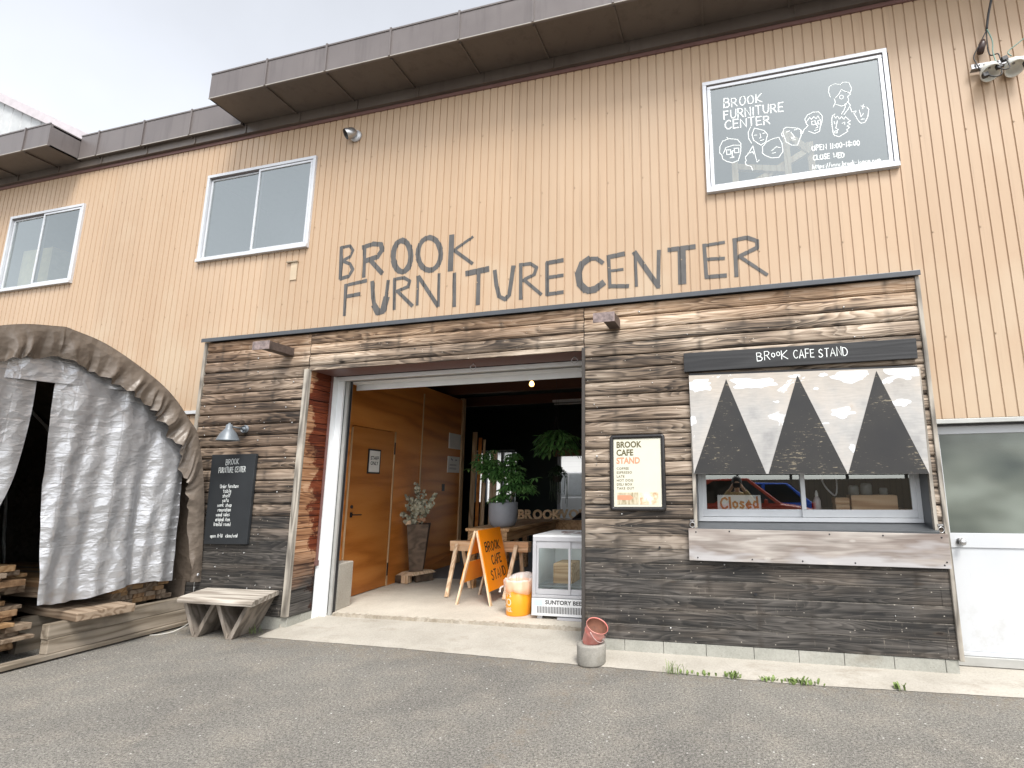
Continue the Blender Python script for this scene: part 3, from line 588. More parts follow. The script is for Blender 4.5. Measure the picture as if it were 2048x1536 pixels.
# painted wall lettering that follows the ribs
LET = [[0.039,[[-5.013,4.84],[-4.986,4.369]]],[0.031,[[-5.011,4.823],[-4.877,4.83],[-4.824,4.757],[-4.862,4.675],[-4.984,4.627]]],[0.035,[[-4.973,4.626],[-4.853,4.57],[-4.803,4.486],[-4.856,4.399],[-4.987,4.376]]],[0.038,[[-4.645,4.794],[-4.622,4.353]]],[0.05,[[-4.671,4.783],[-4.516,4.812],[-4.395,4.79],[-4.373,4.708],[-4.433,4.623],[-4.616,4.584]]],[0.045,[[-4.554,4.6],[-4.34,4.376]]],[0.054,[[-3.935,4.57],[-3.937,4.504],[-3.951,4.446],[-3.977,4.402],[-4.011,4.376],[-4.05,4.37],[-4.091,4.385],[-4.13,4.42],[-4.162,4.471],[-4.185,4.534],[-4.197,4.602],[-4.195,4.668],[-4.181,4.727],[-4.155,4.772],[-4.121,4.799],[-4.081,4.804],[-4.039,4.788],[-4.001,4.752],[-3.968,4.701],[-3.946,4.638],[-3.935,4.57]]],[0.049,[[-3.502,4.547],[-3.506,4.48],[-3.526,4.421],[-3.559,4.376],[-3.603,4.35],[-3.653,4.345],[-3.705,4.362],[-3.753,4.398],[-3.793,4.452],[-3.82,4.517],[-3.833,4.588],[-3.829,4.656],[-3.809,4.717],[-3.775,4.762],[-3.731,4.788],[-3.68,4.793],[-3.628,4.775],[-3.58,4.737],[-3.54,4.682],[-3.514,4.617],[-3.502,4.547]]],[0.049,[[-3.359,4.79],[-3.355,4.298]]],[0.027,[[-3.057,4.724],[-3.314,4.577]]],[0.031,[[-3.321,4.578],[-3.048,4.36]]],[0.035,[[-4.891,4.291],[-4.872,3.852]]],[0.034,[[-4.912,4.272],[-4.566,4.307]]],[0.038,[[-4.882,4.117],[-4.662,4.132]]],[0.041,[[-4.486,4.281],[-4.453,4.061],[-4.42,3.926]]],[0.063,[[-4.43,3.953],[-4.364,3.855],[-4.293,3.868],[-4.255,4.035]]],[0.036,[[-4.26,4.009],[-4.245,4.279]]],[0.033,[[-4.151,4.278],[-4.128,3.866]]],[0.033,[[-4.162,4.279],[-4.019,4.287],[-3.927,4.231],[-3.946,4.158],[-4.124,4.107]]],[0.033,[[-4.104,4.118],[-3.862,3.889]]],[0.028,[[-3.814,4.291],[-3.799,3.893]]],[0.036,[[-3.807,4.283],[-3.501,3.852]]],[0.031,[[-3.512,4.29],[-3.498,3.848]]],[0.037,[[-3.296,4.272],[-3.281,3.825]]],[0.05,[[-3.143,4.242],[-2.824,4.27]]],[0.043,[[-2.965,4.26],[-2.961,3.819]]],[0.036,[[-2.748,4.236],[-2.719,4.044],[-2.679,3.9],[-2.601,3.856],[-2.549,3.909],[-2.525,4.086],[-2.505,4.265]]],[0.032,[[-2.407,4.285],[-2.399,3.833]]],[0.029,[[-2.422,4.274],[-2.28,4.273],[-2.204,4.215],[-2.231,4.131],[-2.392,4.068]]],[0.029,[[-2.371,4.085],[-2.134,3.867]]],[0.034,[[-2.072,4.267],[-2.063,3.848]]],[0.034,[[-2.084,4.256],[-1.864,4.27]]],[0.03,[[-2.069,4.073],[-1.863,4.081]]],[0.031,[[-2.073,3.864],[-1.861,3.873]]],[0.035,[[-1.388,4.178],[-1.461,4.24],[-1.564,4.25]]],[0.056,[[-1.549,4.251],[-1.638,4.195],[-1.683,4.085],[-1.662,3.948],[-1.594,3.872]]],[0.059,[[-1.623,3.899],[-1.565,3.86],[-1.483,3.867],[-1.384,3.933]]],[0.029,[[-1.32,4.269],[-1.304,3.86]]],[0.038,[[-1.335,4.24],[-1.127,4.26]]],[0.023,[[-1.308,4.07],[-1.144,4.072]]],[0.035,[[-1.318,3.888],[-1.082,3.863]]],[0.025,[[-1.007,4.275],[-0.998,3.848]]],[0.04,[[-1.019,4.271],[-0.744,3.813]]],[0.031,[[-0.733,4.256],[-0.752,3.802]]],[0.041,[[-0.634,4.244],[-0.324,4.246]]],[0.06,[[-0.478,4.245],[-0.484,3.823]]],[0.027,[[-0.23,4.266],[-0.22,3.865]]],[0.027,[[-0.244,4.244],[-0.006,4.257]]],[0.027,[[-0.216,4.083],[-0.015,4.07]]],[0.034,[[-0.232,3.878],[-0.003,3.872]]],[0.031,[[0.099,4.286],[0.098,3.844]]],[0.031,[[0.085,4.268],[0.228,4.281],[0.332,4.228],[0.33,4.152],[0.114,4.066]]],[0.026,[[0.128,4.084],[0.417,3.828]]]]
def clipx(P, x0, keep_gt):
    out = []
    for i in range(len(P)):
        a = P[i]; b = P[(i+1) % len(P)]
        ia = (a[0] >= x0) == keep_gt or a[0] == x0; ib = (b[0] >= x0) == keep_gt or b[0] == x0
        if ia: out.append(a)
        if ia != ib:
            t = (x0-a[0])/(b[0]-a[0]); out.append((x0, a[1]+(b[1]-a[1])*t))
    return out
lt = MB(); rg = random.Random(11); LK = 0
for si, (wd, pts) in enumerate(LET):
    for sj, (a, b) in enumerate(zip(pts[:-1], pts[1:])):
        a = Vector(a); b = Vector(b); dd = (b-a)
        if dd.length < 1e-5: continue
        dd.normalize(); p = Vector((-dd.y, dd.x))*wd*.70
        e = dd*wd*(.3 if len(pts) > 2 else .02)
        wa_, wb_ = rg.uniform(.9, 1.1), rg.uniform(.9, 1.1)
        Q = [tuple(a-e-p*wa_), tuple(b+e-p*wb_), tuple(b+e+p*wb_), tuple(a-e+p*wa_)]
        xs = breaks(min(q[0] for q in Q)-.001, max(q[0] for q in Q)+.001)
        LK += 1; k = .001+.00003*LK
        for u, v in zip(xs[:-1], xs[1:]):
            C_ = clipx(clipx(Q, u, True), v, False)
            if len(C_) >= 3: lt.poly([(q[0], prof(min(max(q[0], u+1e-5), v-1e-5))-k, q[1]) for q in C_])
lt.build('wall_lettering', MT['letter'], bld)

# ---- timber cladding
cl = MB(); BH = .1448; ZC = 3.62; rb = random.Random(2)
def board_prof(i, z0, z1, zt, zb):
    """points (y,z) of board i, clipped to z0..z1"""
    pts = [(.026, zt), (.010, zt-.003), (.002, zt-.018), (-.003, zt-.05), (-.004, zt-.085), (.0, zt-.120), (.008, zb+.010), (.026, zb+.0045)]
    out = []
    if i >= 17: pts = [(.026, zt), (.004, zt-.0015), (.001, zt-.004), (.0, zt-.04), (.0, zt-.085), (.0, zt-.125), (.002, zb+.003), (.026, zb+.0005)]
    for y, z in pts:
        out.append((y, min(max(z, z0), z1)))
    return out
def clad(x0, x1, z0, z1, off=0.0):
    i = 0
    while ZC-i*BH > 0.13:
        zt = ZC-i*BH; zb = zt-BH; i += 1
        if zb >= z1-.004 or zt <= z0+.004: continue
        j = rb.uniform(-.0025, .0025)+off; n = max(2, int((x1-x0)/.5))
        P = board_prof(i, z0, z1, zt, zb)
        def pt(a, b):
            x = x0+(x1-x0)*a/n
            wv = .0022*mnoise.noise(Vector((x*1.3, i*3.7, 0)))
            return (x, P[b][0]+j+(wv if 0 < b < 7 else 0), P[b][1]+(.002*mnoise.noise(Vector((x*.9, i*5.1, 3))) if 1 < b < 6 else 0))
        cl.grid(pt, n+1, len(P), smooth=False)
CW = (-.405, 1.69, 1.225, 2.72)
clad(-6.955, -5.258, .145, 3.62)
clad(-5.25, -1.588, 3.125, 3.62)
clad(-1.578, CW[0], .145, 3.62)
clad(CW[0], CW[1], .145, CW[2]); clad(CW[0], CW[1], CW[3], 3.62)
clad(CW[1], 1.765, .145, 3.62)
cl.mat(1)   # nail and tack heads
for k in range(70):
    x = rb.choice([rb.uniform(-1.5, 1.7), rb.uniform(-6.9, -5.35)]); z = rb.uniform(1.3, 3.55) if rb.random() < .8 else rb.uniform(.25, 1.2)
    if CW[0]-.12 < x < CW[1]+.1 and .9 < z < 3.02: continue
    if -1.3 < x < -.7 and 1.38 < z < 2.18: continue
    r = rb.uniform(.005, .011)
    cl.lathe([(0, -.009), (r*.7, -.008), (r, -.004), (r, .002)], (x, -.004, z), 8, Matrix.Rotation(R(90), 3, 'X') @ Matrix.Scale(-1, 3, (0, 0, 1)))
cl.mat(2)   # drilled dark holes
for x, z, r in ((.115, .62, .015), (-1.12, .76, .010), (-.79, 1.03, .011), (-1.47, .74, .009), (-3.72, 3.30, .010), (-3.50, 3.305, .010), (.95, 2.95, .008)):
    cl.disc((x, -.0085, z), (0, -1, 0), r, 14)
cl.build('timber_cladding', [MT['clad'], MT['steel'], MT['black']], bld)
g = MB(); g.box(-6.95, 1.76, .03, .098, .14, 3.12) if False else None
b = MB()
b.box(-6.95, -5.26, .034, .09, .14, 3.61); b.box(-5.25, -1.58, .034, .09, 3.13, 3.61)
b.box(-1.57, CW[0]-.01, .034, .09, .14, 3.61); b.box(CW[0], CW[1], .034, .09, .14, 1.2); b.box(CW[0], CW[1], .034, .09, CW[3]+.01, 3.61); b.box(CW[1]+.01, 1.76, .034, .09, .14, 3.61)
b.build('cladding_backing', MT['black'], bld)
g = MB(); g.box(-7.03, 1.81, -.045, .1, 3.632, 3.672); g.box(-7.03, 1.81, -.05, -.04, 3.618, 3.668)
g.build('cap_flashing', MT['flash'], bld, bevel=.002)
def trim(x0, x1, y0, y1, z0, z1, m='trimwood'):
    g = MB(); g.box(x0, x1, y0, y1, z0, z1); return g.build('corner_trim', MT[m], bld, bevel=.005)
trim(-7.0, -6.957, -.022, .099, .02, 3.617)
trim(1.767, 1.805, -.022, .099, .14, 3.617)
trim(-5.302, -5.222, -.022, .02, .15, 3.14)
trim(-1.603, -1.568, -.026, .10, .03, 3.15, 'cutblack')
# plinth of concrete blocks
g = MB(); x = -1.565
while x < 1.76:
    x2 = min(x+rb.uniform(.36, .44), 1.772); g.box(x, x2-.004, .006+rb.uniform(0, .004), .2, -.02, .142); x = x2
g.box(-6.98, -5.235, .012, .2, -.02, .142)
g.box(-5.34, -5.228, .2, .5, -.02, .142)
g.build('plinth', MT['block'], bld, bevel=.004)
# door reveal (left), soffit of the opening
rv = MB(); i = 0
while ZC-i*BH > .2:
    zt = ZC-i*BH; zb = zt-BH; i += 1
    if zt > 3.13: zt = 3.13
    if zb > 3.1: continue
    rv.box(-5.26-.002, -5.224+rb.uniform(-.003, .003), .02, .352, max(zb, .14)+.003, zt-.003)
rv.build('door_reveal', MT['reveal'], bld, bevel=.004)
g = MB(); g.box(-5.262, -5.25, .03, .36, .14, 3.13); g.box(-5.25, -1.3, .03, .40, 3.124, 3.22); g.build('reveal_backing', MT['browntrim'], bld)
# brown rain strip at the inner edge
g = MB(); g.box(-5.222, -5.196, .345, .365, .74, 3.12); g.box(-5.226, -5.19, .335, .375, .68, .745); g.build('brown_edge_strip', MT['browntrim'], bld, bevel=.003)
# white shutter guide frame
g = MB()
g.box(-5.23, -5.206, .366, .49, .045, 3.118); g.box(-5.206, -5.115, .46, .49, .045, 3.118); g.mat(1); g.box(-5.115, -5.07, .50, .53, .05, 3.10); g.mat(2); g.box(-5.071, -5.057, .53, .56, .05, 3.09)
g.mat(0); g.box(-5.206, -1.3, .415, .44, 3.065, 3.118); g.mat(1); g.box(-5.2, -1.3, .44, .52, 3.070, 3.085); g.mat(2); g.box(-5.2, -1.3, .52, .56, 3.075, 3.09)
g.mat(0); g.box(-5.15, -1.3, .56, .74, 3.066, 3.075); g.box(-5.15, -1.3, .74, .76, 2.99, 3.08); g.mat(2); g.box(-5.2, -1.3, .42, .8, 3.12, 3.13)
g.build('shutter_frame', [MT['framewhite'], MT['greyrail'], MT['black']], bld, bevel=.002)
# flap wall left of doorway behind the frame and the low concrete kerb
g = MB(); g.box(-5.9, -5.09, .56, .6, .09, 3.6); g.build('frame_return', MT['intgrey'], bld)
g = MB(); g.hexa([(-5.30, .61, .085), (-5.085, .61, .085), (-5.13, .92, .085), (-5.36, .92, .085)], [(-5.30, .61, .665), (-5.085, .61, .665), (-5.13, .92, .665), (-5.36, .92, .665)])
g.build('concrete_kerb_block', MT['conc'], bld, bevel=.012)
# right-hand aluminium door
g = MB(); g.box(1.80, 3.4, .10, .30, 2.19, 2.232); g.mat(1); g.box(1.84, 3.4, .16, .3, 2.176, 2.19)
dr = g.build('side_door', [MT['greyrail'], MT['black']], bld, bevel=.003)
g = MB(); g.box(1.80, 3.35, .225, .26, 2.10, 2.176); g.box(1.80, 3.35, .225, .26, 1.055, 1.185); g.box(1.80, 1.895, .227, .258, 1.186, 2.099); g.box(3.2, 3.35, .227, .258, 1.186, 2.099)
g.box(1.80, 3.35, .236, .256, .16, 1.054); g.box(1.78, 3.4, .215, .26, .128, .159); g.build('door_leaf', MT['doorwhite'], dr, bevel=.003)
g = MB(); g.mat(0); g.box(1.78, 3.5, .19, .32, .05, .126); g.build('threshold', MT['greyrail'], dr, bevel=.004)
fs = NB('wired_frosted_glass'); fp = fs.pos(); nz = fs.noise(fs.vmul(fp, (1, 1, 1.6)), 1.5, 2, .5)
fs.bump(fs.noise(fp, 120, 2), .25, .002)
fs.fin(fs.ramp(nz, [(.3, (.05, .062, .056)), (.5, (.12, .135, .115)), (.7, (.21, .235, .205))]), .22)
g = MB(); g.box(1.895, 3.2, .238, .246, 1.186, 2.099); g.build('frosted_pane', fs.m, dr)
g = MB(); Mx = Matrix.Rotation(R(90), 3, 'X')
g.lathe([(.034, 0), (.034, .012), (.014, .016), (.012, .04), (.026, .048), (.030, .062), (.024, .074), (.0, .077)], (1.965, .225, 1.11), 20, Mx); g.build('knob', MT['steel'], dr)
# sill rail of the hidden window at the far left of the cladding
g = MB(); g.box(-9.5, -7.02, .06, .1, 2.655, 2.70); g.build('white_rail', MT['white'], bld)
# cafe window: jambs, sill, frame, sashes
g = MB(); g.mat(0)
g.box(CW[0]-.02, CW[0], .035, .30, 1.2, 2.74); g.box(CW[1], CW[1]+.02, .035, .30, 1.2, 2.74)
g.box(CW[0], CW[1], .035, .30, CW[3], CW[3]+.02)
g.hexa([(CW[0]-.02, -.062, 1.195), (CW[1]+.02, -.062, 1.195), (CW[1], .26, 1.21), (CW[0], .26, 1.21)], [(CW[0]-.02, -.062, 1.222), (CW[1]+.02, -.062, 1.222), (CW[1], .26, 1.27), (CW[0], .26, 1.27)])
g.mat(1); g.box(CW[0]-.035, CW[0]-.002, -.018, .034, 1.225, 2.72); g.box(CW[1]+.002, CW[1]+.032, -.018, .034, 1.225, 2.72)
cwn = g.build('cafe_window', [plain('dark_sill', (.075, .08, .085), .35, .2), MT['trimwood']], bld, bevel=.002)
g = MB(); g.box(CW[0], CW[1], .235, .31, 1.272, 1.315); g.box(CW[0], CW[1], .235, .31, 2.66, 2.715); g.box(CW[0], CW[0]+.04, .237, .308, 1.316, 2.659); g.box(CW[1]-.04, CW[1], .237, .308, 1.316, 2.659)
g.build('frame', MT['white'], cwn, bevel=.003)
def sash(x0, x1, y):
    g = MB(); g.box(x0, x1, y-.013, y+.013, 1.318, 1.392); g.box(x0, x1, y-.013, y+.013, 2.60, 2.658); g.box(x0, x0+.042, y-.0128, y+.0128, 1.393, 2.599); g.box(x1-.042, x1, y-.0128, y+.0128, 1.393, 2.599)
    s_ = g.build('sash', MT['white'], cwn, bevel=.003)
    p = MB(); p.poly([(x0+.042, y, 1.392), (x1-.042, y, 1.392), (x1-.042, y, 2.6), (x0+.042, y, 2.6)]); p.build('pane', MT['glass_cafe'], cwn)
sash(-.366, .655, .285); sash(.612, 1.65, .255)
# black grime vent mark under the left upper window
g = MB(); g.box(-5.80, -5.70, .088, .0995, 4.44, 4.70); g.mat(1); g.box(-5.87, -5.69, .07, .0995, 4.695, 4.712); g.build('wall_patch', [plain('patch', (.50, .40, .28), .6), plain('patch_bar', (.30, .24, .17), .6)], bld)

# ---- interior shell
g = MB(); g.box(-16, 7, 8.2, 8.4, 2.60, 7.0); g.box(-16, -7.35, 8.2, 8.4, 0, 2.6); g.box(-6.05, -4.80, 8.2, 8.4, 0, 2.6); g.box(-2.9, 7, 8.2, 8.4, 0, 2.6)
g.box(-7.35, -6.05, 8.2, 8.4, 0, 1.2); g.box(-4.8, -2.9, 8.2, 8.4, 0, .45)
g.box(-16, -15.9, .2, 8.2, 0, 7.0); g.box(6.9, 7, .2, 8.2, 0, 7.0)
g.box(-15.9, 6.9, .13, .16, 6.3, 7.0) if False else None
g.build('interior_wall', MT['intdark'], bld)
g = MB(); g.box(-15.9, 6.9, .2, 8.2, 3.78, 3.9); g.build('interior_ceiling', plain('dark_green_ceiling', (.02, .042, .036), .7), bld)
g = MB()
for y in (2.6, 4.2, 5.8): g.box(-9, -1.34, y, y+.12, 3.56, 3.78)
g.build('ceiling_beam', plain('brown_beam', (.10, .04, .02), .6), bld)
g = MB(); g.box(-1.32, -1.26, .3, 8.2, 0, 3.78); g.box(2.3, 2.36, .34, 3.0, 0, 3.78); g.box(-1.26, 2.3, 3.0, 3.06, 0, 3.78)
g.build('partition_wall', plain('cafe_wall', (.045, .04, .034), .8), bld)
g = MB(); g.box(-1.25, 2.3, .34, 3.0, .02, .09); g.build('cafe_floor', MT['intgrey'], bld)
g = MB(); g.box(-12.6, 2.6, 2.2, 2.25, 3.9, 7.0); g.box(-12.65, -12.6, .14, 2.25, 3.9, 7.0); g.box(2.6, 2.65, .14, 2.25, 3.9, 7.0); g.box(-8.8, -8.75, .14, 2.2, 3.9, 7.0); g.box(-3.0, -2.95, .14, 2.2, 3.9, 7.0)
g.build('upper_room_wall', MT['intgrey'], bld)
# orange plywood wall with the staff door
def wx(y): return -5.402-.072*y
pw = MB()
def wslab(mb, y0, y1, z0, z1, out, th):
    mb.hexa([(wx(y0)-th, y0, z0), (wx(y0)+out, y0, z0), (wx(y1)+out, y1, z0), (wx(y1)-th, y1, z0)], [(wx(y0)-th, y0, z1), (wx(y0)+out, y0, z1), (wx(y1)+out, y1, z1), (wx(y1)-th, y1, z1)])
wslab(pw, .6, 1.10, .09, 3.46, 0, .06); wslab(pw, 1.10, 2.20, 2.56, 3.46, 0, .06); wslab(pw, 2.20, 4.62, .09, 3.50, 0, .06)
pw.build('plywood_wall', MT['ply'], bld)
g = MB()
for (y, z1, wd) in ((1.10, 2.53, .03), (2.19, 2.56, .03), (3.03, 3.36, .03)): wslab(g, y-wd/2, y+wd/2, .09, z1, .018, -.002)
wslab(g, 4.62, 4.74, .09, 3.54, .03, .06); wslab(g, 4.60, 4.63, .09, 3.5, .035, 0)
g.build('wall_batten', MT['lightwood'], bld, bevel=.003)
g = MB(); wslab(g, 1.118, 2.172, .10, 2.55, .006, .05); sdr = g.build('staff_door', MT['ply'], bld, bevel=.003)
g = MB(); hy = 1.21; hx = wx(hy)+.006
g.box(hx, hx+.012, hy-.02, hy+.02, 1.22, 1.29); g.tube([(hx+.01, hy, 1.255), (hx+.05, hy, 1.255), (hx+.055, hy+.03, 1.253), (hx+.055, hy+.15, 1.25)], .009, 8)
g.lathe([(.025, 0), (.025, .012), (0, .015)], (hx, hy, 1.37), 14, Matrix.Rotation(R(90), 3, 'Y')); g.build('handle', MT['blackm'], sdr)
g = MB()
for z in (2.28, .35): wslab(g, 2.165, 2.195, z-.1, z+.1, .024, -.019)
g.build('hinge', MT['blackm'], sdr)
g = MB(); wslab(g, 3.87, 3.98, 1.56, 1.70, .006, -.001); g.build('switch_plate', MT['black'], bld)
# low sloping stringer on the wall past the battens
g = MB()
g.prism([(wx(3.3)+.02, 3.3, .10), (wx(4.6)+.02, 4.6, .10), (wx(4.6)+.02, 4.6, .34), (wx(3.3)+.02, 3.3, .16)], (-.018, 0, 0)); g.build('skirting_board', MT['ply'], bld)
# back window frames
g = MB(); g.box(-4.9, -2.8, 8.1, 8.19, 2.44, 2.62); g.build('window_header', plain('brown_header', (.22, .12, .06), .6), bld)
for q in ((-6.16, -6.08, 8.12, 8.19, 1.2, 2.6), (-6.49, -6.41, 8.12, 8.19, 1.2, 2.6), (-6.99, -6.91, 8.12, 8.19, 1.2, 2.6), (-7.3, -6.1, 8.12, 8.185, 2.62, 2.66), (-4.8, -4.70, 8.14, 8.19, .45, 2.45)):
    g = MB(); g.box(*q); g.build('back_window_bar', MT['white'], bld)

# ================================================================== things on and around the wall
def hook_ring(mb, c, r=.028, tilt=0):
    c = Vector(c)
    mb.tube([c+Vector((math.sin(t)*r, math.sin(t)*tilt*r, math.cos(t)*r)) for t in [2*math.pi*k/16 for k in range(17)]], .0035, 6, False)
# steel stubs
def stub(x0, x1, yf, z0, z1, lab):
    t = thing('steel_bracket', ((x0+x1)/2, 0, (z0+z1)/2), lab, 'bracket', 'rusty steel stubs on the cladding')
    g = MB(); g.box(x0, x1, yf, yf+.012, z0, z1); g.box(x0+.004, x1-.004, yf+.012, yf+.05, z1-.012, z1-.002)
    xm_ = (x0+x1)/2-.005
    g.mat(1); g.box(xm_, x1-.002, yf+.012, 0.0, z0+.004, z1-.004)
    g.build('steel_stub', [plain('rusty_plate', (.22, .17, .16), .55, .2, .6, 22), MT['rust']], t, bevel=.003)
stub(-5.76, -5.505, -.375, 3.333, 3.442, 'rusty steel stub sticking out of the cladding above the blackboard')
stub(-1.40, -1.165, -.285, 3.337, 3.445, 'rusty steel stub with flaking red end right of the doorway')
# black fascia board with hand lettering
t = thing('sign_board', (.61, -.03, 2.8), 'long black board hand-lettered in white above the painted serving flap', 'sign')
g = MB(); g.prism([(-.482, -.062, 2.798), (1.698, -.062, 2.797), (1.701, -.062, 2.991), (-.482, -.062, 2.998)], (0, .054, 0)); g.build('board', wood('black_board_wood', (.012, .012, .013), (.02, .02, .021), (.007, .007, .008), world=True, rough=.5), t, bevel=.003)
d = MB(); rg = random.Random(4); FY = lambda y: (lambda a, b, k=0: (a, y-k, b))
handtext(d, 'BR', (.252, 2.868), (.375, 2.869), .085, .0068, FY(-.0632), .05, rg)
handtext(d, 'oo', (.395, 2.895), (.475, 2.905), .075, .0064, FY(-.0632), .05, rg)
handtext(d, 'K', (.487, 2.868), (.545, 2.868), .088, .0068, FY(-.0632), .03, rg)
handtext(d, 'CAFE', (.60, 2.868), (.79, 2.866), .082, .0068, FY(-.0632), .05, rg)
handtext(d, 'STAND', (.835, 2.866), (1.095, 2.864), .084, .0068, FY(-.0632), .05, rg)
d.build('lettering', MT['whiteink'], t)
# painted flap
s = NB('peeling_white_paint'); p = s.pos(); x, y, z = s.sep(p)
n = s.noise(s.vmul(p, (2.4, 1, 2.2)), 1, 5, .6); bl = s.noise(s.vmul(p, (3.2, 1, 5.5)), 1, 4, .55, .6)
fine = s.noise(s.vmul(p, (8, 1, 70)), 1, 3, .6)
c0 = s.ramp(n, [(.30, (.28, .278, .275)), (.46, (.40, .39, .375)), (.60, (.47, .44, .405)), (.78, (.46, .35, .25))])
c0 = s.mix(s.mr(z, 2.35, 2.8, 0, .45), c0, (.46, .375, .28))
k = s.mr(fine, .3, .7, .9, 1.08); c0 = s.mix(1.0, c0, s.comb(k, k, k), 'MULTIPLY')
c0 = s.mix(s.mr(s.math('ADD', bl, s.mr(z, 2.1, 2.7, -.09, .0)), .60, .615), c0, (.74, .76, .78))
MT['flapw'] = s.fin(c0, .55)
s = NB('worn_black_paint'); p = s.pos()
n = s.noise(s.vmul(p, (16, 1, 60)), 1, 4, .7); m = s.noise(s.vmul(p, (2.6, 1, 3)), 1, 3)
wear = s.mr(s.math('ADD', n, s.math('MULTIPLY', s.math('SUBTRACT', m, .5), .5)), .62, .68)
MT['flapb'] = s.fin(s.mix(s.math('MULTIPLY', wear, .75), s.mix(s.mr(m, .3, .7), (.016, .016, .017), (.028, .026, .024)), (.27, .23, .16)), .6)
t = thing('serving_flap', (.63, -.03, 1.73), 'weathered white shutter board painted with three black triangles over the serving window', 'shutter')
g = MB(); g.prism([(-.421, -.052, 1.752), (1.688, -.052, 1.727), (1.702, -.052, 2.713), (-.436, -.052, 2.759)], (0, .022, 0))
g.mat(1)
for A, B, C_ in (((-.419, 1.7535), (.273, 1.7455), (-.062, 2.70)), ((.296, 1.7452), (1.002, 1.737), (.623, 2.70)), ((1.01, 1.737), (1.684, 1.7285), (1.334, 2.70))):
    g.poly([(A[0], -.0535, A[1]), (B[0], -.0535, B[1]), (C_[0], -.0535, C_[1])])
rg = random.Random(40); g.mat(2)
def peel(x, y, w_, h_, k):
    cx = -.436+(x-1378)/458*2.138; cz = min(2.75-(y-752)/196*1.0, 2.69); w_ = w_/458*2.138/2; h_ = h_/196/2; P_ = []
    for a in range(26):
        th = 6.2832*a/26; r_ = 1+.55*mnoise.noise(Vector((math.cos(th)*1.6, math.sin(th)*1.6, k*7.3)))+rg.uniform(-.13, .13)
        P_.append((min(max(cx+w_*r_*math.cos(th), -.432), 1.696), -.0528-.00003*k, min(cz+h_*r_*math.sin(th), 2.712)))
    c_ = (cx, -.0528-.00003*k, cz)
    for a in range(26): g.poly([c_, P_[a], P_[(a+1) % 26]])
for k, q_ in enumerate(((1403, 770, 58, 26), (1515, 772, 84, 24), (1705, 768, 56, 22), (1722, 750, 34, 24), (1808, 752, 58, 30), (1690, 838, 48, 18), (1797, 824, 36, 12), (1383, 842, 14, 22), (1600, 752, 26, 6), (1655, 748, 20, 7), (1780, 780, 18, 9), (1640, 790, 9, 5), (1700, 905, 12, 14), (1560, 812, 12, 4))): peel(*q_, k)
g.build('painted_board', [MT['flapw'], MT['flapb'], plain('white_paint_patch', (.74, .76, .79), .5, 0, .06)], t)
g = MB(); g.prism([(-.43, -.03, 2.755), (1.695, -.03, 2.708), (1.695, -.03, 2.735), (-.43, -.03, 2.785)], (0, .024, 0)); g.build('hinge_strip', MT['black'], t)
# fold-down counter board
cw = NB('silver_grey_board'); p = cw.pos()
n1 = cw.noise(cw.vmul(p, (.7, 1, 7)), 1, 3, .5); gq = cw.mr(cw.math('SINE', cw.math('MULTIPLY', n1, 34)), -1, 1)
fb = cw.noise(cw.vmul(p, (3, 1, 120)), 1, 4, .65); bl = cw.noise(cw.vmul(p, (1.4, 1, 6)), 1, 3)
c0 = cw.ramp(cw.math('ADD', cw.math('MULTIPLY', gq, .3), cw.math('MULTIPLY', fb, .7)), [(.2, (.17, .145, .125)), (.5, (.34, .305, .275)), (.85, (.50, .455, .41))])
c0 = cw.mix(cw.mr(bl, .42, .62, 0, .8), c0, (.16, .12, .102))
c0 = cw.mix(cw.mr(cw.math('ADD', bl, cw.mr(cw.sep(p)[2], .9, 1.2, .1, -.15)), .52, .64, 0, .6), c0, (.56, .56, .57))
kv = cw.vor(cw.vmul(p, (4.2, 1, 9)), 1.0); kd = cw.math('ADD', kv.outputs['Distance'], cw.mr(cw.sep(kv.outputs['Color'])[0], 0, 1, -.05, .12))
c0 = cw.mix(cw.mr(kd, .10, .17, .5, 0), c0, (.55, .52, .48)); c0 = cw.mix(cw.mr(kd, .07, .10, .92, 0), c0, (.085, .065, .052)); cw.bump(fb, .25, .003); cw.fin(c0, .75)
t = thing('fold_down_counter', (.64, -.05, .9), 'bleached grey knotty board folded down below the serving window', 'counter')
g = MB(); g.prism([(-.493, -.066, .921), (1.772, -.066, .905), (1.777, -.066, 1.199), (-.492, -.066, 1.222)], (0, .05, 0)); g.build('board', cw.m, t, bevel=.004)
g = MB()
for x, z in ((-.42, 1.19), (-.41, .95), (-.1, 1.2), (.1, .944), (.55, .94), (1.0, .935), (.8, 1.185), (1.25, 1.18), (1.72, 1.17), (1.72, .935), (1.74, .96)):
    g.lathe([(0, -.004), (.007, -.003), (.008, .001)], (x, -.066, z), 8, Matrix.Rotation(R(90), 3, 'X') @ Matrix.Scale(-1, 3, (0, 0, 1)))
g.build('screw_head', MT['blackm'], t)
for x, z, l in ((-.455, 1.275, 'small steel ring latch at the left end of the counter board'), (1.737, 1.252, 'small steel ring latch at the right end of the counter board')):
    g = MB(); g.box(x-.022, x+.022, -.025, -.006, z+.012, z+.03); g.box(x-.006, x+.006, -.026, -.006, z-.0, z+.03); hook_ring(g, (x, -.03, z-.02), .024, .2)
    tag(g.build('ring_latch', MT['steel']), l, 'latch', 'ring latches of the counter')
for x, l in ((-3.047, 'steel ring hook hanging from the middle of the doorway head'), (-1.758, 'steel ring hook hanging at the right end of the doorway head')):
    g = MB(); g.tube([(x, .2, 3.123), (x, .2, 3.10)], .005, 8); hook_ring(g, (x, .2, 3.068), .034, .15)
    tag(g.build('ring_hook', MT['steel']), l, 'hook', 'ring hooks over the doorway')
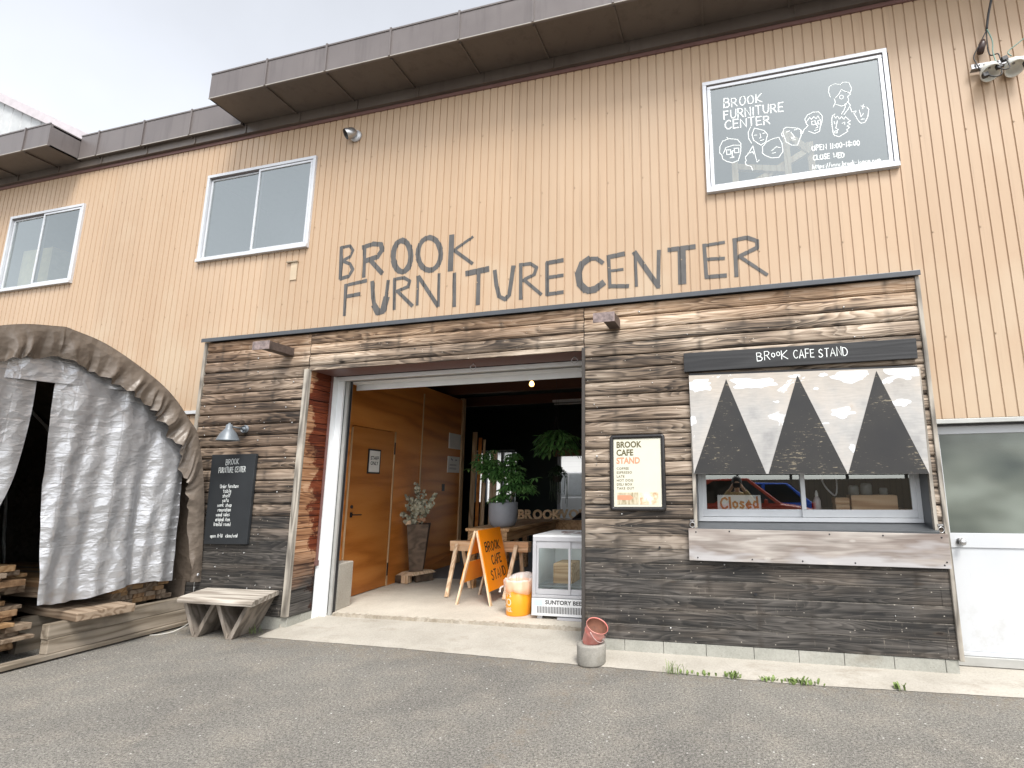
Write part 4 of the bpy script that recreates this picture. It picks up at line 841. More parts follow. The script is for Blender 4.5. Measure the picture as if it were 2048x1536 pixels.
# menu poster in a snap frame
t = thing('menu_poster', (-1.0, -.02, 1.385), 'cafe menu poster in a rounded black snap frame on the boards', 'poster')
def rrect(x0, x1, z0, z1, r, n=6):
    o = []
    for cx, cz, a0 in ((x1-r, z0+r, -90), (x1-r, z1-r, 0), (x0+r, z1-r, 90), (x0+r, z0+r, 180)):
        for i in range(n+1): a = R(a0+90*i/n); o.append((cx+r*math.cos(a), cz+r*math.sin(a)))
    return o
O = rrect(-1.293, -.710, 1.386, 2.167, .035); I = rrect(-1.252, -.752, 1.428, 2.126, .004)
g = MB(); N = len(O)
def loop(pts, y): return [(a, y, b) for a, b in pts]
M1 = [((a*.6+c*.4), (b*.6+d_*.4)) for (a, b), (c, d_) in zip(O, I)]
rows = [loop(O, -.006), loop(O, -.026), loop(M1, -.036), loop(I, -.026), loop(I, -.018)]
g.add([q for r_ in rows for q in r_], [(i*N+k, i*N+(k+1) % N, (i+1)*N+(k+1) % N, (i+1)*N+k) for i in range(4) for k in range(N)], True)
g.build('frame', plain('black_plastic', (.02, .018, .018), .25), t)
g = MB(); g.box(-1.26, -.745, -.02, -.008, 1.42, 2.134); g.build('sheet', plain('cream_paper', (.62, .60, .49), .5, 0, .03), t)
FP = lambda a, b, k=0: (a, -.0212-k, b)
INK = plain('olive_ink', (.10, .085, .035), .6); PEACH = plain('peach_ink', (.62, .27, .16), .6)
d = MB()
printtext(d, 'BROOK', -1.219, 2.036, .064, FP, .268, bold=.03); printtext(d, 'CAFE', -1.221, 1.953, .064, FP, .18, bold=.03)
for i, tx in enumerate(('COFFEE', 'ESPRESSO', 'LATE', 'HOT DOG', 'DELI BOX', 'TAKE OUT')):
    printtext(d, tx, -1.220, 1.806-.0405*i, .024, FP, space=1.15, bold=.014)
d.mat(1); printtext(d, 'STAND', -1.222, 1.87, .064, FP, .25, bold=.032)
d.build('lettering', [INK, PEACH], t)
s = NB('menu_photo'); p = s.pos(); v = s.vor(p, 30); fc = s.ramp(s.noise(p, 26, 3), [(.3, (.45, .30, .17)), (.5, (.72, .56, .40)), (.7, (.85, .78, .66))]); s.fin(fc, .5)
s2 = NB('menu_photo_front'); p = s2.pos(); s2.fin(s2.ramp(s2.noise(s2.vmul(p, (40, 1, 9)), 1, 3), [(.35, (.30, .24, .14)), (.6, (.58, .52, .38))]), .5)
d = MB(); d.box(-1.216, -.993, -.0218, -.0205, 1.452, 1.572); d.mat(1); d.box(-.979, -.789, -.0218, -.0205, 1.452, 1.572); d.mat(2)
d.poly([(-1.216, -.0222, 1.50), (-1.08, -.0222, 1.495), (-1.045, -.0222, 1.52), (-1.08, -.0222, 1.545), (-1.216, -.0222, 1.545)])
d.build('photo_strip', [s2.m, s.m, PEACH], t)
# blackboard on the left bay
t = thing('blackboard_sign', (-6.24, -.03, .96), 'tall blackboard with white handwriting under the wall lamp', 'sign')
g = MB(); g.prism([(-6.56, -.045, .963), (-5.887, -.045, .972), (-5.893, -.045, 2.078), (-6.595, -.045, 2.08)], (0, .035, 0)); g.build('board', plain('chalkboard', (.018, .021, .024), .55, 0, .2, 3), t, bevel=.003)
d = MB(); FB = FY(-.0462); rg = random.Random(8)
handtext(d, 'BROOK', (-6.352, 1.945), (-6.145, 1.955), 0.070, .0050, FB, .025, rg); handtext(d, 'FURNITURE CENTER', (-6.452, 1.845), (-6.03, 1.855), 0.068, .0046, FB, .025, rg)
zz = 1.655
for tx, x0, x1 in (('Order furniture', -6.40, -6.11), ('table', -6.34, -6.215), ('shelf', -6.34, -6.22), ('sofa', -6.335, -6.24), ('work shop', -6.405, -6.185), ('renovation', -6.39, -6.19), ('wood sales', -6.41, -6.20), ('original item', -6.41, -6.185), ('(rental room)', -6.43, -6.165)):
    handtext(d, tx, (x0, zz), (x1, zz+.004), .045, .0046, FB, .04, rg); zz -= .0585
handtext(d, 'open 11-18', (-6.46, 1.045), (-6.27, 1.05), .040, .0046, FB, .06, rg); handtext(d, 'close/wed', (-6.22, 1.05), (-6.04, 1.055), .040, .0046, FB, .06, rg)
d.build('lettering', MT['whiteink'], t)
# wall lamp
t = thing('wall_lamp', (-6.15, 0, 2.40), 'grey enamel gooseneck wall lamp over the blackboard', 'wall lamp')
GL = plain('grey_enamel', (.15, .17, .19), .4, .1)
g = MB(); g.lathe([(.0, .0), (.022, 0), (.045, -.012), (.045, -.02)], (-6.15, -.018, 2.40), 20, Matrix.Rotation(R(90), 3, 'X') @ Matrix.Rotation(R(180), 3, 'X')); g.lathe([(.05, 0), (.05, .014), (.02, .03), (.016, .06)], (-6.15, 0, 2.405), 20, Matrix.Rotation(R(90), 3, 'X')); g.build('wall_plate', GL, t)
g = MB(); g.tube([(-6.15, -.05, 2.405), (-6.15, -.14, 2.41), (-6.15, -.21, 2.415)], .011, 10); g.build('arm', GL, t)
g = MB(); g.lathe([(.0, .215), (.012, .215), (.014, .20), (.030, .195), (.036, .185), (.038, .145), (.055, .125), (.085, .085), (.112, .03), (.122, .0), (.128, -.006), (.118, -.006), (.10, .03), (.05, .11)], (-6.15, -.225, 2.243), 30); g.build('shade', GL, t)
# security camera on the siding
t = thing('security_camera', (-4.93, .1, 6.46), 'round silver security camera on the tan siding under the eaves', 'camera')
Mx = Matrix.Rotation(R(90), 3, 'X')
g = MB(); g.lathe([(.0, 0), (.085, 0), (.085, .02), (.06, .035), (.0, .04)], (-4.92, .098, 6.465), 24, Mx); g.build('mount', MT['alu'], t)
Mc = Vector((-.55, -.62, -.55)).to_track_quat('Z', 'Y').to_matrix()
g = MB(); g.lathe([(.0, -.07), (.05, -.06), (.07, -.03), (.072, .07), (.066, .085)], (-4.945, .03, 6.475), 24, Mc); g.build('housing', MT['steel'], t)
g = MB(); g.lathe([(.066, .085), (.055, .055), (0, .05)], (-4.945, .03, 6.475), 24, Mc); g.build('lens', MT['black'], t)
# service entrance: rail, two porcelain insulators, fuse, cables
t = thing('service_bracket', (2.75, .1, 5.7), 'perforated steel cable bracket with two white porcelain insulators at the top right', 'cable bracket')
g = MB(); g.box(2.52, 2.985, .03, .036, 5.785, 5.835); g.box(2.52, 2.985, .036, .085, 5.785, 5.79)
for i in range(11): g.mat(1); g.disc((2.55+i*.041, .0285, 5.815), (0, -1, 0), .008, 10)
g.build('rail', [MT['dullsteel'], MT['black']], t)
PORC = plain('porcelain', (.72, .72, .66), .2, 0, .04)
for cx, cz in ((2.66, 5.69), (2.87, 5.695)):
    g = MB()
    g.lathe([(0, .075), (.045, .072), (.078, .045), (.088, -.03), (.080, -.03), (.065, .03), (0, .045)], (cx, .0, cz+.01), 24, Matrix.Rotation(R(-22), 3, 'X'))
    g.build('insulator', PORC, t)
    g = MB(); g.tube([(cx, .03, 5.79), (cx, .0, cz+.05)], .012, 8); g.build('bolt', MT['dullsteel'], t)
CB = plain('black_rubber', (.025, .024, .024), .5); GC = plain('green_cable', (.18, .30, .25), .5)
def tw(name, paths, m, r=.006):
    for p_ in paths:
        g = MB(); g.tube(p_, r, 8); g.build(name, m, t)
def sm(pts, n=6):
    P = [Vector(p) for p in pts]; P = [2*P[0]-P[1]]+P+[2*P[-1]-P[-2]]; o = []
    for i in range(1, len(P)-2):
        for k in range(n):
            u = k/n; a, b, c, d_ = P[i-1:i+3]
            o.append(.5*((2*b)+(c-a)*u+(2*a-5*b+4*c-d_)*u*u+(3*b-a-3*c+d_)*u**3))
    o.append(P[-2]); return o
tw('drop_cable', [sm([(2.86, -.25, 7.0), (2.80, -.1, 6.7), (2.735, .0, 6.4), (2.70, .03, 6.2)])], CB, .012)
tw('cable', [sm([(2.70, .03, 6.2), (2.62, .02, 6.05), (2.555, .03, 5.93), (2.56, .02, 5.84), (2.585, .0, 5.72), (2.60, -.02, 5.64)]), sm([(2.70, .03, 6.2), (2.685, .03, 6.0), (2.70, .03, 5.905), (2.76, .02, 5.90), (2.765, .0, 5.82), (2.76, -.03, 5.79)]),
             sm([(2.62, -.03, 5.64), (2.66, -.06, 5.59), (2.72, -.06, 5.60), (2.735, -.05, 5.66)]), sm([(2.70, -.05, 5.70), (2.73, -.09, 5.63), (2.79, -.08, 5.65), (2.785, -.05, 5.77)])], CB, .006)
tw('green_cable', [sm([(2.70, .02, 6.2), (2.73, .02, 6.06), (2.715, .01, 5.93), (2.71, -.02, 5.80), (2.70, -.04, 5.73)]), sm([(2.86, 0, 5.83), (2.85, .02, 5.90), (2.95, .02, 5.98), (3.02, .02, 6.03)])], GC, .006)
g = MB(); g.tube([(2.655, .03, 6.09), (2.645, .03, 6.05), (2.615, .03, 5.955)], [.02, .034, .03], 12); g.build('fuse_holder', plain('brown_bakelite', (.05, .028, .024), .35), t)
for q in ((2.60, -.03, 5.645), (2.715, -.05, 5.70), (2.775, -.04, 5.78), (2.955, -.04, 5.69)):
    g = MB(); g.obox(q, (.025, 0, .006), (0, .02, 0), (-.005, 0, .022)); g.tube([(q[0]-.03, q[1], q[2]+.01), (q[0]+.03, q[1], q[2]-.005)], .014, 8); g.build('clamp', MT['black'], t, bevel=.004)

# ---- bench
BW = wood('bench_grey_wood', (.34, .30, .255), (.50, .46, .40), (.17, .14, .11), axis=0, freq=30, stretch=(.8, 7, 7), rough=.75, world=True, grime=.3)
BV = wood('bench_leg_wood', (.27, .23, .19), (.38, .33, .28), (.12, .10, .08), axis=2, freq=24, rough=.75, world=True, grime=.45)
t = thing('plank_bench', (-5.76, -.29, 0), 'weathered grey plank bench on V-shaped legs below the blackboard', 'bench')
g = MB(); nb = 24; rg = random.Random(3)
def slab(i, j):
    u = i/(nb-1); fx = -6.175+1.055*u+.006*math.sin(u*9); fy = -.558-.012*u+.010*mnoise.noise(Vector((u*6, 0, 0)))
    bx = -6.40+1.035*u; by = -.03+.022*u
    prof_ = [(.0, -.010, .395), (0, -.014, .42), (0, .002, .445), (.06, 0, .452), (.5, 0, .453), (.94, 0, .452), (1, 0, .445), (1, 0, .40), (.02, 0, .395)]
    a, dy, z = prof_[j]; return (fx+(bx-fx)*a, fy+dy+(by-fy)*a, z+.003*mnoise.noise(Vector((u*4, a*3, 2))))
g.grid(slab, nb, 9, smooth=False); g.poly([slab(0, j) for j in range(8)]); g.poly([slab(nb-1, j) for j in range(8)][::-1])
g.build('seat', BW, t)
for c in (-6.03, -5.555):
    for sgn in (-1, 1):
        L_ = MB(); w_ = (-.10, .42, 0)
        x0 = c+.006*sgn; xt = c+.222*sgn
        y0 = -.43
        L_.prism([(x0+.0*sgn-.03, y0, 0.0), (x0+.03, y0, 0.0), (xt+.028, y0, .394), (xt-.028, y0, .394)] if sgn > 0 else [(c-.045, y0, .0005), (c-.0245, y0, .0005), (c-.0245+.001, y0, .045), (xt+.028, y0, .394), (xt-.030, y0, .394)], w_)
        fixn(L_.build('leg', BV, t, bevel=.004))
# ---- grass tufts, ring block, bucket
GRS = plain('grass_blade', (.15, .21, .06), .7, 0, .45, 40)
def tuft(x, y, n, h, sp, lab, broad=False):
    g = MB(); rg = random.Random(int(x*1000)+n)
    for k in range(n):
        a = rg.uniform(0, 2*math.pi); bx = x+rg.gauss(0, sp); by = y+rg.gauss(0, .018); hh = h*rg.uniform(.4, 1); ln = hh*rg.uniform(.2, .9); wd = rg.uniform(.0018, .0035) if not broad else rg.uniform(.004, .009)
        d_ = Vector((math.cos(a), math.sin(a), 0)); sdv = Vector((-d_.y, d_.x, 0))*wd; o = Vector((bx, by, .006))
        p1 = o+d_*ln*.25+Vector((0, 0, hh*.6)); p2 = o+d_*ln*.7+Vector((0, 0, hh*.95)); p3 = o+d_*ln+Vector((0, 0, hh*(.9 if not broad else .8)))
        ww = 1.5 if broad else .8
        g.add([o-sdv*.6, o+sdv*.6, p1+sdv*ww, p1-sdv*ww, p2+sdv*ww*.7, p2-sdv*ww*.7, p3], [(0, 1, 2, 3), (3, 2, 4, 5), (5, 4, 6)])
    tag(g.build('grass_tuft', GRS, loc=(x, y, .006)), lab, 'weed', 'weeds along the edge of the concrete')
tuft(-.625, -.42, 34, .11, .04, 'tallest spiky grass tuft, first right of the red bucket')
tuft(-.36, -.40, 22, .04, .10, 'sparse low sprouts between the spiky tuft and a rounder weed', True)
tuft(-.112, -.41, 26, .062, .03, 'small round leafy weed under the counter board, left of the flat clump', True)
tuft(.197, -.415, 20, .042, .035, 'small low weed just left of the wide leafy clump', True)
tuft(.415, -.43, 55, .05, .085, 'widest leafy clump of weeds at the asphalt edge', True)
tuft(1.19, -.375, 14, .06, .03, 'thin lone weed nearest the right end of the plinth', True)
tuft(-5.45, -.20, 16, .12, .05, 'thin pale grass beside the right leg of the bench')
t = thing('concrete_ring', (-1.415, -.31, 0), 'round hollow concrete footing block carrying a red bucket', 'concrete block')
g = MB(); g.lathe([(.0, .004), (.128, .004), (.134, .02), (.138, .17), (.133, .185), (.085, .187), (.078, .175), (.075, .10), (0, .10)], (-1.415, -.31, 0), 36); g.build('ring', m_concrete('old_concrete', (.22, .21, .185), (.33, .315, .28), (.16, .125, .08), 3), t)
t = thing('bucket', (-1.40, -.31, .19), 'faded red metal bucket tipped over on the concrete ring', 'bucket')
ax = Vector((.42, -.30, .86)).normalized(); Mb = ax.to_track_quat('Z', 'Y').to_matrix(); bc = Vector((-1.432, -.29, .172))
s = NB('faded_red'); p = s.obj(); n = s.noise(p, 9, 4, .6); MT['red'] = s.fin(s.mix(s.mr(n, .35, .7), (.55, .15, .125), (.70, .34, .29)), .35, .0)
g = MB(); g.lathe([(0, 0), (.072, 0), (.082, .012), (.084, .02), (.097, .13), (.1015, .136), (.099, .146), (.1045, .20), (.108, .205), (.106, .211), (.102, .205), (.09, .10), (.078, .02), (0, .015)], bc, 36, Mb)
g.build('pail', MT['red'], t)
g = MB(); g.lathe([(0, .13), (.093, .13), (.100, .203)], bc, 30, Mb); g.build('rusty_lining', plain('rust_inside', (.15, .06, .035), .8, 0, .4, 15), t)
g = MB(); hp = [bc+Mb @ Vector((.107*math.cos(a), .107*math.sin(a)*1.0, .19-.07*math.sin((a-R(-150))*180/210*1.0) if False else .19-.085*max(0, math.sin((a-R(200))/R(180)*math.pi)))) for a in [R(200)+R(180)*k/20 for k in range(21)]]
g.tube(hp, .004, 6); g.build('handle', plain('pale_wire', (.62, .45, .42), .4, .2), t)
g = MB(); q = bc+Mb @ Vector((.108*math.cos(R(290)), .108*math.sin(R(290)), .185)); g.lathe([(0, -.01), (.014, -.008), (.014, .008), (0, .01)], q, 12, Mb @ Matrix.Rotation(R(90), 3, 'X')); g.build('lug', MT['rust'], t)

# ================================================================== storage tent
TC = -1.72
OUT = [(0, 3.29), (.36, 3.205), (.78, 2.99), (1.08, 2.775), (1.32, 2.50), (1.475, 2.255), (1.635, 1.51), (1.72, .5)]
INN = [(0, 2.985), (.36, 2.863), (.70, 2.70), (.95, 2.52), (1.2, 2.204), (1.36, 1.82), (1.45, 1.45), (1.60, .52)]
def spl(C_, t):
    t = min(max(t, 0), len(C_)-1-1e-6); i = int(t); u = t-i
    g_ = lambda k: C_[k] if 0 <= k < len(C_) else (C_[0] if k < 0 else C_[-1])
    a, b, c, d_ = g_(i-1), g_(i), g_(i+1), g_(i+2)
    if i == 0: a = (2*b[0]-c[0], 2*b[1]-c[1])
    return tuple(.5*(2*b[q]+(c[q]-a[q])*u+(2*a[q]-5*b[q]+4*c[q]-d_[q])*u*u+(3*b[q]-a[q]-3*c[q]+d_[q])*u**3) for q in (0, 1))
def arch(C_, s_):   # s_ -1..1 ; +1 = right (towards the wall)
    u, z = spl(C_, abs(s_)*7); return (TC+(u if s_ >= 0 else -u), z)
s = NB('brown_tarpaulin'); p = s.obj(); n = s.noise(p, 1.5, 3); vq = s.vor(s.vadd(s.vmul(p, (1, 1, 1)), s.comb(0.0, s.math('MULTIPLY', n, .25), s.math('MULTIPLY', n, .2))), 7.5); vq2 = s.vor(p, 19); s.bump(s.math('ADD', vq.outputs['Distance'], s.math('ADD', s.math('MULTIPLY', vq2.outputs['Distance'], .3), s.math('MULTIPLY', s.noise(p, 40, 3), .1))), .45, .03)
BT = s.fin(s.mix(s.mr(n, .3, .7), (.125, .100, .079), (.165, .134, .107)), .40)
t = thing('storage_tent', (-8.8, TC, 0), 'arched storage tent of brown tarpaulin with silver sheet curtains at the left', 'tent')
NS = 620; NT = 18; g = MB(); rg = random.Random(9)
kn = [-1.0]
while kn[-1] < 1.0: kn.append(kn[-1]+rg.uniform(.010, .030)*(1.5 if abs(kn[-1]) < .25 else 1))
kh = [(-1)**k*rg.uniform(.3, 1.0)+rg.uniform(-.35, .35) for k in range(len(kn))]
def zig(s_, K, H):
    for k in range(len(K)-1):
        if K[k] <= s_ <= K[k+1]:
            u = (s_-K[k])/(K[k+1]-K[k]); return H[k]+(H[k+1]-H[k])*u
    return H[-1]
kn2 = [-1.0]
while kn2[-1] < 1.0: kn2.append(kn2[-1]+rg.uniform(.035, .085))
kh2 = [(-1)**k*rg.uniform(.4, 1.0) for k in range(len(kn2))]
def ring(i, j):
    s_ = -1+2*i/(NS-1); tt = j/(NT-1); a = arch(OUT, s_); b = arch(INN, s_)
    sl = s_+.018*math.sin(tt*3+s_*20)*tt-.03*(1-tt)*(1 if s_ > 0 else -1)*math.exp(-(s_/.22)**2)
    z1 = zig(sl, kn, kh); z2 = zig(sl*.98, kn2, kh2)
    y = a[0]+(b[0]-a[0])*tt; z = a[1]+(b[1]-a[1])*tt
    amp = .30+.70*min(1, (1-abs(s_))*3.2); wt = max(0, tt-.12)
    env1 = wt**1.3*(1 if tt < .93 else .7); env2 = math.sin(math.pi*min(1, .12+tt*.85))
    x = -6.582+.016*math.sin(math.pi*min(1, tt*.95))-.012*tt+amp*(.040*z1*env1+.058*z2*min(1, tt*1.6)*(.35+.65*tt))
    e = .014*z1*tt**6*amp+.010*z2*tt**3*amp
    return (x, y+e*(.6 if s_ > 0 else -.6), z+e)
g.grid(ring, NS, NT); g.build('front_skirt', BT, t)
g = MB(); NX2 = 26
def cover(i, j):
    x = -6.58-i*(4.6/(NX2-1)); s_ = -1+2*j/119; a = arch(OUT, s_)
    hoop = .012*math.cos((x+6.58)/1.15*2*math.pi); k = 1+(hoop-.012)/1.6
    return (x, TC+(a[0]-TC)*k, a[1]*k)
g.grid(cover, NX2, 120); g.build('roof_cover', BT, t)
g = MB(); g.prism([(-11.15, arch(OUT, -1+2*k/40)[0], arch(OUT, -1+2*k/40)[1]-.01) for k in range(41)]+[(-11.15, TC+1.72, .0), (-11.15, TC-1.72, .0)][::1], (.01, 0, 0)); g.build('light_block_sheet', BT, t)  # unseen sheet, added to stop light leaking in at the tent's back
for sg in (-1, 1):
    g = MB(); g.box(-11.15, -6.8, TC+sg*1.70-.004, TC+sg*1.70+.004, .0, .52); g.build('side_skirt', BT, t)
g = MB()
for sg in (-1, 1):
    y = TC+sg*1.745
    for x in (-6.68, -7.85, -9.0, -10.15, -11.1): g.tube([(x, y, 0), (x, y-.01*sg, .55)]+[(x, TC+(arch(OUT, sg*q)[0]-TC)*.985, arch(OUT, sg*q)[1]*.985) for q in (.93, .85, .7, .55, .4, .25, .1, 0)], .02, 8)
g.build('hoop_frame', plain('white_pipe', (.62, .63, .62), .4, .2), t)
s = NB('silver_sheet'); p = s.obj(); x, y, z = s.sep(p)
nz = s.n('TexNoise'); s.put(nz.inputs['Vector'], p); nz.inputs['Scale'].default_value = 3.0; nz.inputs['Detail'].default_value = 3
pw_ = s.vadd(p, s.vmul(nz.outputs['Color'], (.16, .16, .16)))
v1 = s.vor(s.vmul(pw_, (1, 1.1, 1.2)), 8.5, 'F1'); v2 = s.vor(s.vmul(pw_, (1, .8, 1.8)), 20, 'F1'); v3 = s.vor(s.vmul(pw_, (1, .8, 1.6)), 34, 'F1')
fl = s.math('ABSOLUTE', s.math('SUBTRACT', s.math('FRACT', s.math('DIVIDE', z, .31)), .5)); fl2 = s.math('ABSOLUTE', s.math('SUBTRACT', s.math('FRACT', s.math('DIVIDE', y, .46)), .5))
cre = s.math('ADD', s.mr(fl, 0, .03, -.16, 0), s.mr(fl2, 0, .02, -.06, 0))
hgt = s.math('ADD', s.math('ADD', v1.outputs['Distance'], s.math('MULTIPLY', v2.outputs['Distance'], .24)), s.math('ADD', s.math('MULTIPLY', v3.outputs['Distance'], .09), cre))
s.bump(hgt, .40, .03)
SIL = s.fin(s.mix(s.mr(nz.outputs['Fac'], .3, .7), (.45, .455, .47), (.52, .525, .54)), .33, .50)
g = MB()   # gable flap
def gflap(i, j):
    y = -3.3+i*(2.6/60); zb = 2.70+.045*(y+2.1)/.9 if y > -2.4 else 2.70; zt_ = 3.22
    u = abs(y-TC)
    for k in range(40):
        q = arch(OUT, k/39)
        if q[0]-TC >= u: zt_ = q[1]-.03; break
    zz_ = zb+(max(zt_, zb+.01)-zb)*j/6
    return (-6.675+.012*mnoise.noise(Vector((y*4, zz_*3, 1)))+.008*math.sin(y*16), y, zz_)
g.grid(gflap, 61, 7); g.build('gable_flap', SIL, t)
def archtop(y):
    u = abs(y-TC)
    for k in range(120):
        q = arch(OUT, k/119)
        if q[0]-TC >= u: return q[1]-.05
    return .6
g = MB(); NU, NV = 110, 90
def curR(i, j):
    v = j/(NV-1); u = i/(NU-1)
    yl = -1.665+.15*v**1.5; yr = -.30+.05*v
    y = yl+(yr-yl)*u; zt_ = min(2.92, archtop(min(y, -.12))); zb = .545-.03*math.sin(u*math.pi*2.1)+.02*u+.012*mnoise.noise(Vector((u*14, 0, 0)))
    z = zt_+(zb-zt_)*v
    fold = .030*math.sin(y*12+.6*math.sin(z*1.3))+.016*math.sin(y*29+1.2*math.sin(z*1.7))+.05*math.exp(-((u-.56-.04*v)/.05)**2)*v-.03*math.exp(-((u-.66)/.05)**2)*v
    nn = .030*mnoise.noise(Vector((y*3.1, z*1.6, 0)))+.014*mnoise.noise(Vector((y*8, z*5, 2)))
    return (-6.70+fold*(.3+.7*v)+nn, y, z)
g.grid(curR, NU, NV)
g.build('silver_curtain', SIL, t)
g = MB()
def curL(i, j):
    v = j/(NV-1); u = i/(NU-1); yr = -1.80+.05*math.sin(v*3.0)-.40*v**2.2; yl = -3.4
    y = yl+(yr-yl)*u; zt_ = min(2.9, archtop(max(y, -3.35))); z = zt_+(.5-zt_)*v
    fold = .035*math.sin(y*11+.8*math.sin(z*1.5))+.02*math.sin(y*27+z); nn = .03*mnoise.noise(Vector((y*3, z*1.6, 7)))
    return (-6.69+fold*(.35+.65*v)+nn-.08*v*u, y, z)
g.grid(curL, NU, NV); g.build('silver_curtain', SIL, t)
g = MB()
for k in range(9):
    v = .35+k*.075
    P_ = curR(NU-3, int(v*(NV-1))); hook_ring(g, (P_[0]+.01, P_[1], P_[2]), .007)
for s_ in (.985,):
    P_ = ring(int((s_+1)/2*(NS-1)), 8); g.lathe([(.006, 0), (.016, .002), (.016, .005), (.006, .006)], (P_[0]+.012, P_[1], P_[2]+.02), 12, Matrix.Rotation(R(90), 3, 'Y'))
g.build('eyelet', MT['alu'], t)
# base beams, rail and boards
BM = wood('old_beam_wood', (.235, .195, .145), (.335, .285, .225), (.12, .092, .065), axis=1, freq=30, stretch=(.7, 6, 6), rough=.8, world=True, grime=.4)
g = MB(); g.box(-6.735, -6.635, -1.40, -.07, .063, .203); tag(g.build('timber_beam', BM, bevel=.008), 'lower squared timber of the pair lying across the tent mouth', 'beam', 'squared timbers at the tent mouth')
g = MB(); g.box(-6.737, -6.637, -1.41, -.08, .2035, .345); tag(g.build('timber_beam', BM, bevel=.008), 'upper squared timber of the pair lying across the tent mouth', 'beam', 'squared timbers at the tent mouth')
g = MB(); g.box(-6.745, -6.60, -4.6, -.06, .018, .0625); tag(g.build('ground_rail', BM, bevel=.005, ), 'long flat plank lying on the ground under the squared timbers', 'plank')
g = MB(); g.box(-6.72, -6.66, -4.55, -.2, .0, .018); tag(g.build('packing_strip', MT['cutblack']), 'dark thin strip packing up the long plank on the asphalt', 'strip')
PL = [wood('rough_plank_a', (.21, .12, .058), (.31, .195, .105), (.11, .058, .028), axis=0, rough=.8, fib=.5), wood('rough_plank_b', (.165, .115, .075), (.25, .19, .135), (.08, .057, .036), axis=0, rough=.85, fib=.5), wood('rough_plank_c', (.28, .16, .07), (.37, .235, .12), (.15, .08, .034), axis=0, rough=.8, fib=.5)]
proto = {}
def plank(x1, y, z, L_, wd, th, rz, lab, grp, k):
    key = (round(L_, 1), wd, th, k)
    if key not in proto:
        g = MB(); g.box(-key[0], 0, -wd/2, wd/2, 0, th); o = g.build('timber_plank', PL[k], loc=(0, 0, 0), bevel=.004); proto[key] = o
    else:
        o = proto[key].copy(); COL.objects.link(o)
    o.location = (x1, y, z); o.rotation_euler = (0, 0, rz); tag(o, lab, 'plank', grp); return o
rg = random.Random(12); z = .10
for x, l_ in ((-7.6, 'front squared bearer under the tall plank stack inside the tent'), (-9.3, 'rear squared bearer under the tall plank stack inside the tent')):
    g = MB(); g.box(x-.05, x+.05, -2.75, -1.36, 0, .10); tag(g.build('stack_bearer', BM), l_, 'bearer')
LA = 'rough sawn plank in the tall stack seen through the gap in the silver curtains'; GA = 'planks stacked inside the tent'
for row in range(17):
    th = (.045, .06, .035)[row % 3]; y = -2.72
    gapz = .022 if row in (11, 12, 13) else .0
    while y < -1.36:
        wd = (.20, .26, .16)[rg.randrange(3)]
        if y+wd > -1.34: break
        plank(-6.98+rg.uniform(-.16, .08)+(.12 if row in (2, 5) else 0), y+wd/2, z, rg.choice((2.4, 2.8, 3.2)), wd-.008, th, 0, LA, GA, rg.randrange(3)); y += wd
    if gapz:
        pass
    z += th+.001
LB = 'rough sawn plank in the low stack under the hem of the right silver curtain'; GB_ = 'planks stacked low in the tent'
for x, l_ in ((-7.3, 'tall front bearer under the low plank stack behind the squared timbers'), (-9.2, 'tall rear bearer under the low plank stack at the back of the tent')):
    g = MB(); g.box(x-.05, x+.05, -1.30, -.12, 0, .345); tag(g.build('stack_bearer', BM), l_, 'bearer')
z = .346
for row in range(7):
    th = .05; y = -.78 if row < 4 else -1.28
    while y < -.2:
        wd = (.12, .10, .14)[rg.randrange(3)]
        if y+wd > -.13: break
        plank(-6.87+rg.uniform(-.05, .04), y+wd/2, z, 2.6, wd-.006, th, 0, LB, GB_, rg.randrange(3)); y += wd
    z += th+.001
g = MB(); g.box(-2.4, 0, -.24, .24, 0, .085); o = g.build('timber_slab', PL[1], loc=(0, 0, 0), bevel=.01); o.location = (-6.44, -1.06, .346); o.rotation_euler = (0, 0, R(-9)); tag(o, 'wide thick slab resting on the squared timbers under the curtain hem', 'slab')
# cable by the bench
g = MB(); g.tube(sm([(-6.52, -.02, .30), (-6.50, -.10, .22), (-6.47, -.16, .17), (-6.40, -.18, .18), (-6.42, -.13, .26), (-6.46, -.08, .28)]), .006, 8); g.tube(sm([(-6.43, -.16, .17), (-6.38, -.22, .10), (-6.42, -.34, .03), (-6.50, -.44, .008), (-6.60, -.5, .006)]), .006, 8)
tag(g.build('cable', plain('grey_cable', (.45, .44, .40), .5)), 'loose pale cable between the bench and the squared timbers', 'cable')

# ================================================================== inside the doorway
def rotz(a): return Matrix.Rotation(a, 3, 'Z')
# signs and papers on the plywood wall
def wallpaper(name, y0, y1, z0, z1, lab, cat, frame=None, grp=None):
    t = thing(name, (wx((y0+y1)/2)+.01, (y0+y1)/2, z0), lab, cat, grp); o = .008 if 'door' in lab else .002
    if frame:
        g = MB(); wslab(g, y0, y1, z0, z1, o+.012, -o); g.build('frame', MT['blackm'], t); q = .025
    else: q = 0
    g = MB(); wslab(g, y0+q, y1-q, z0+q, z1-q, o+.014, -o); g.build('sheet', MT['paper'], t)
    return t, lambda a, b, k=0: (wx(a)+o+.0155+k, a, b)
t, F = wallpaper('staff_sign', 1.50, 1.81, 1.855, 2.235, 'white STAFF ONLY sign in a dark frame on the plywood door', 'sign', True)
d = MB(); printtext(d, 'STAFF', 1.55, 2.07, .055, F, .21, bold=.02); printtext(d, 'ONLY', 1.56, 1.99, .055, F, .19, bold=.02); d.build('lettering', MT['black'], t)
t, F = wallpaper('notice', 4.07, 4.57, 2.42, 2.735, 'upper white paper notice on the plywood wall', 'notice', None, 'paper notices on the plywood wall')
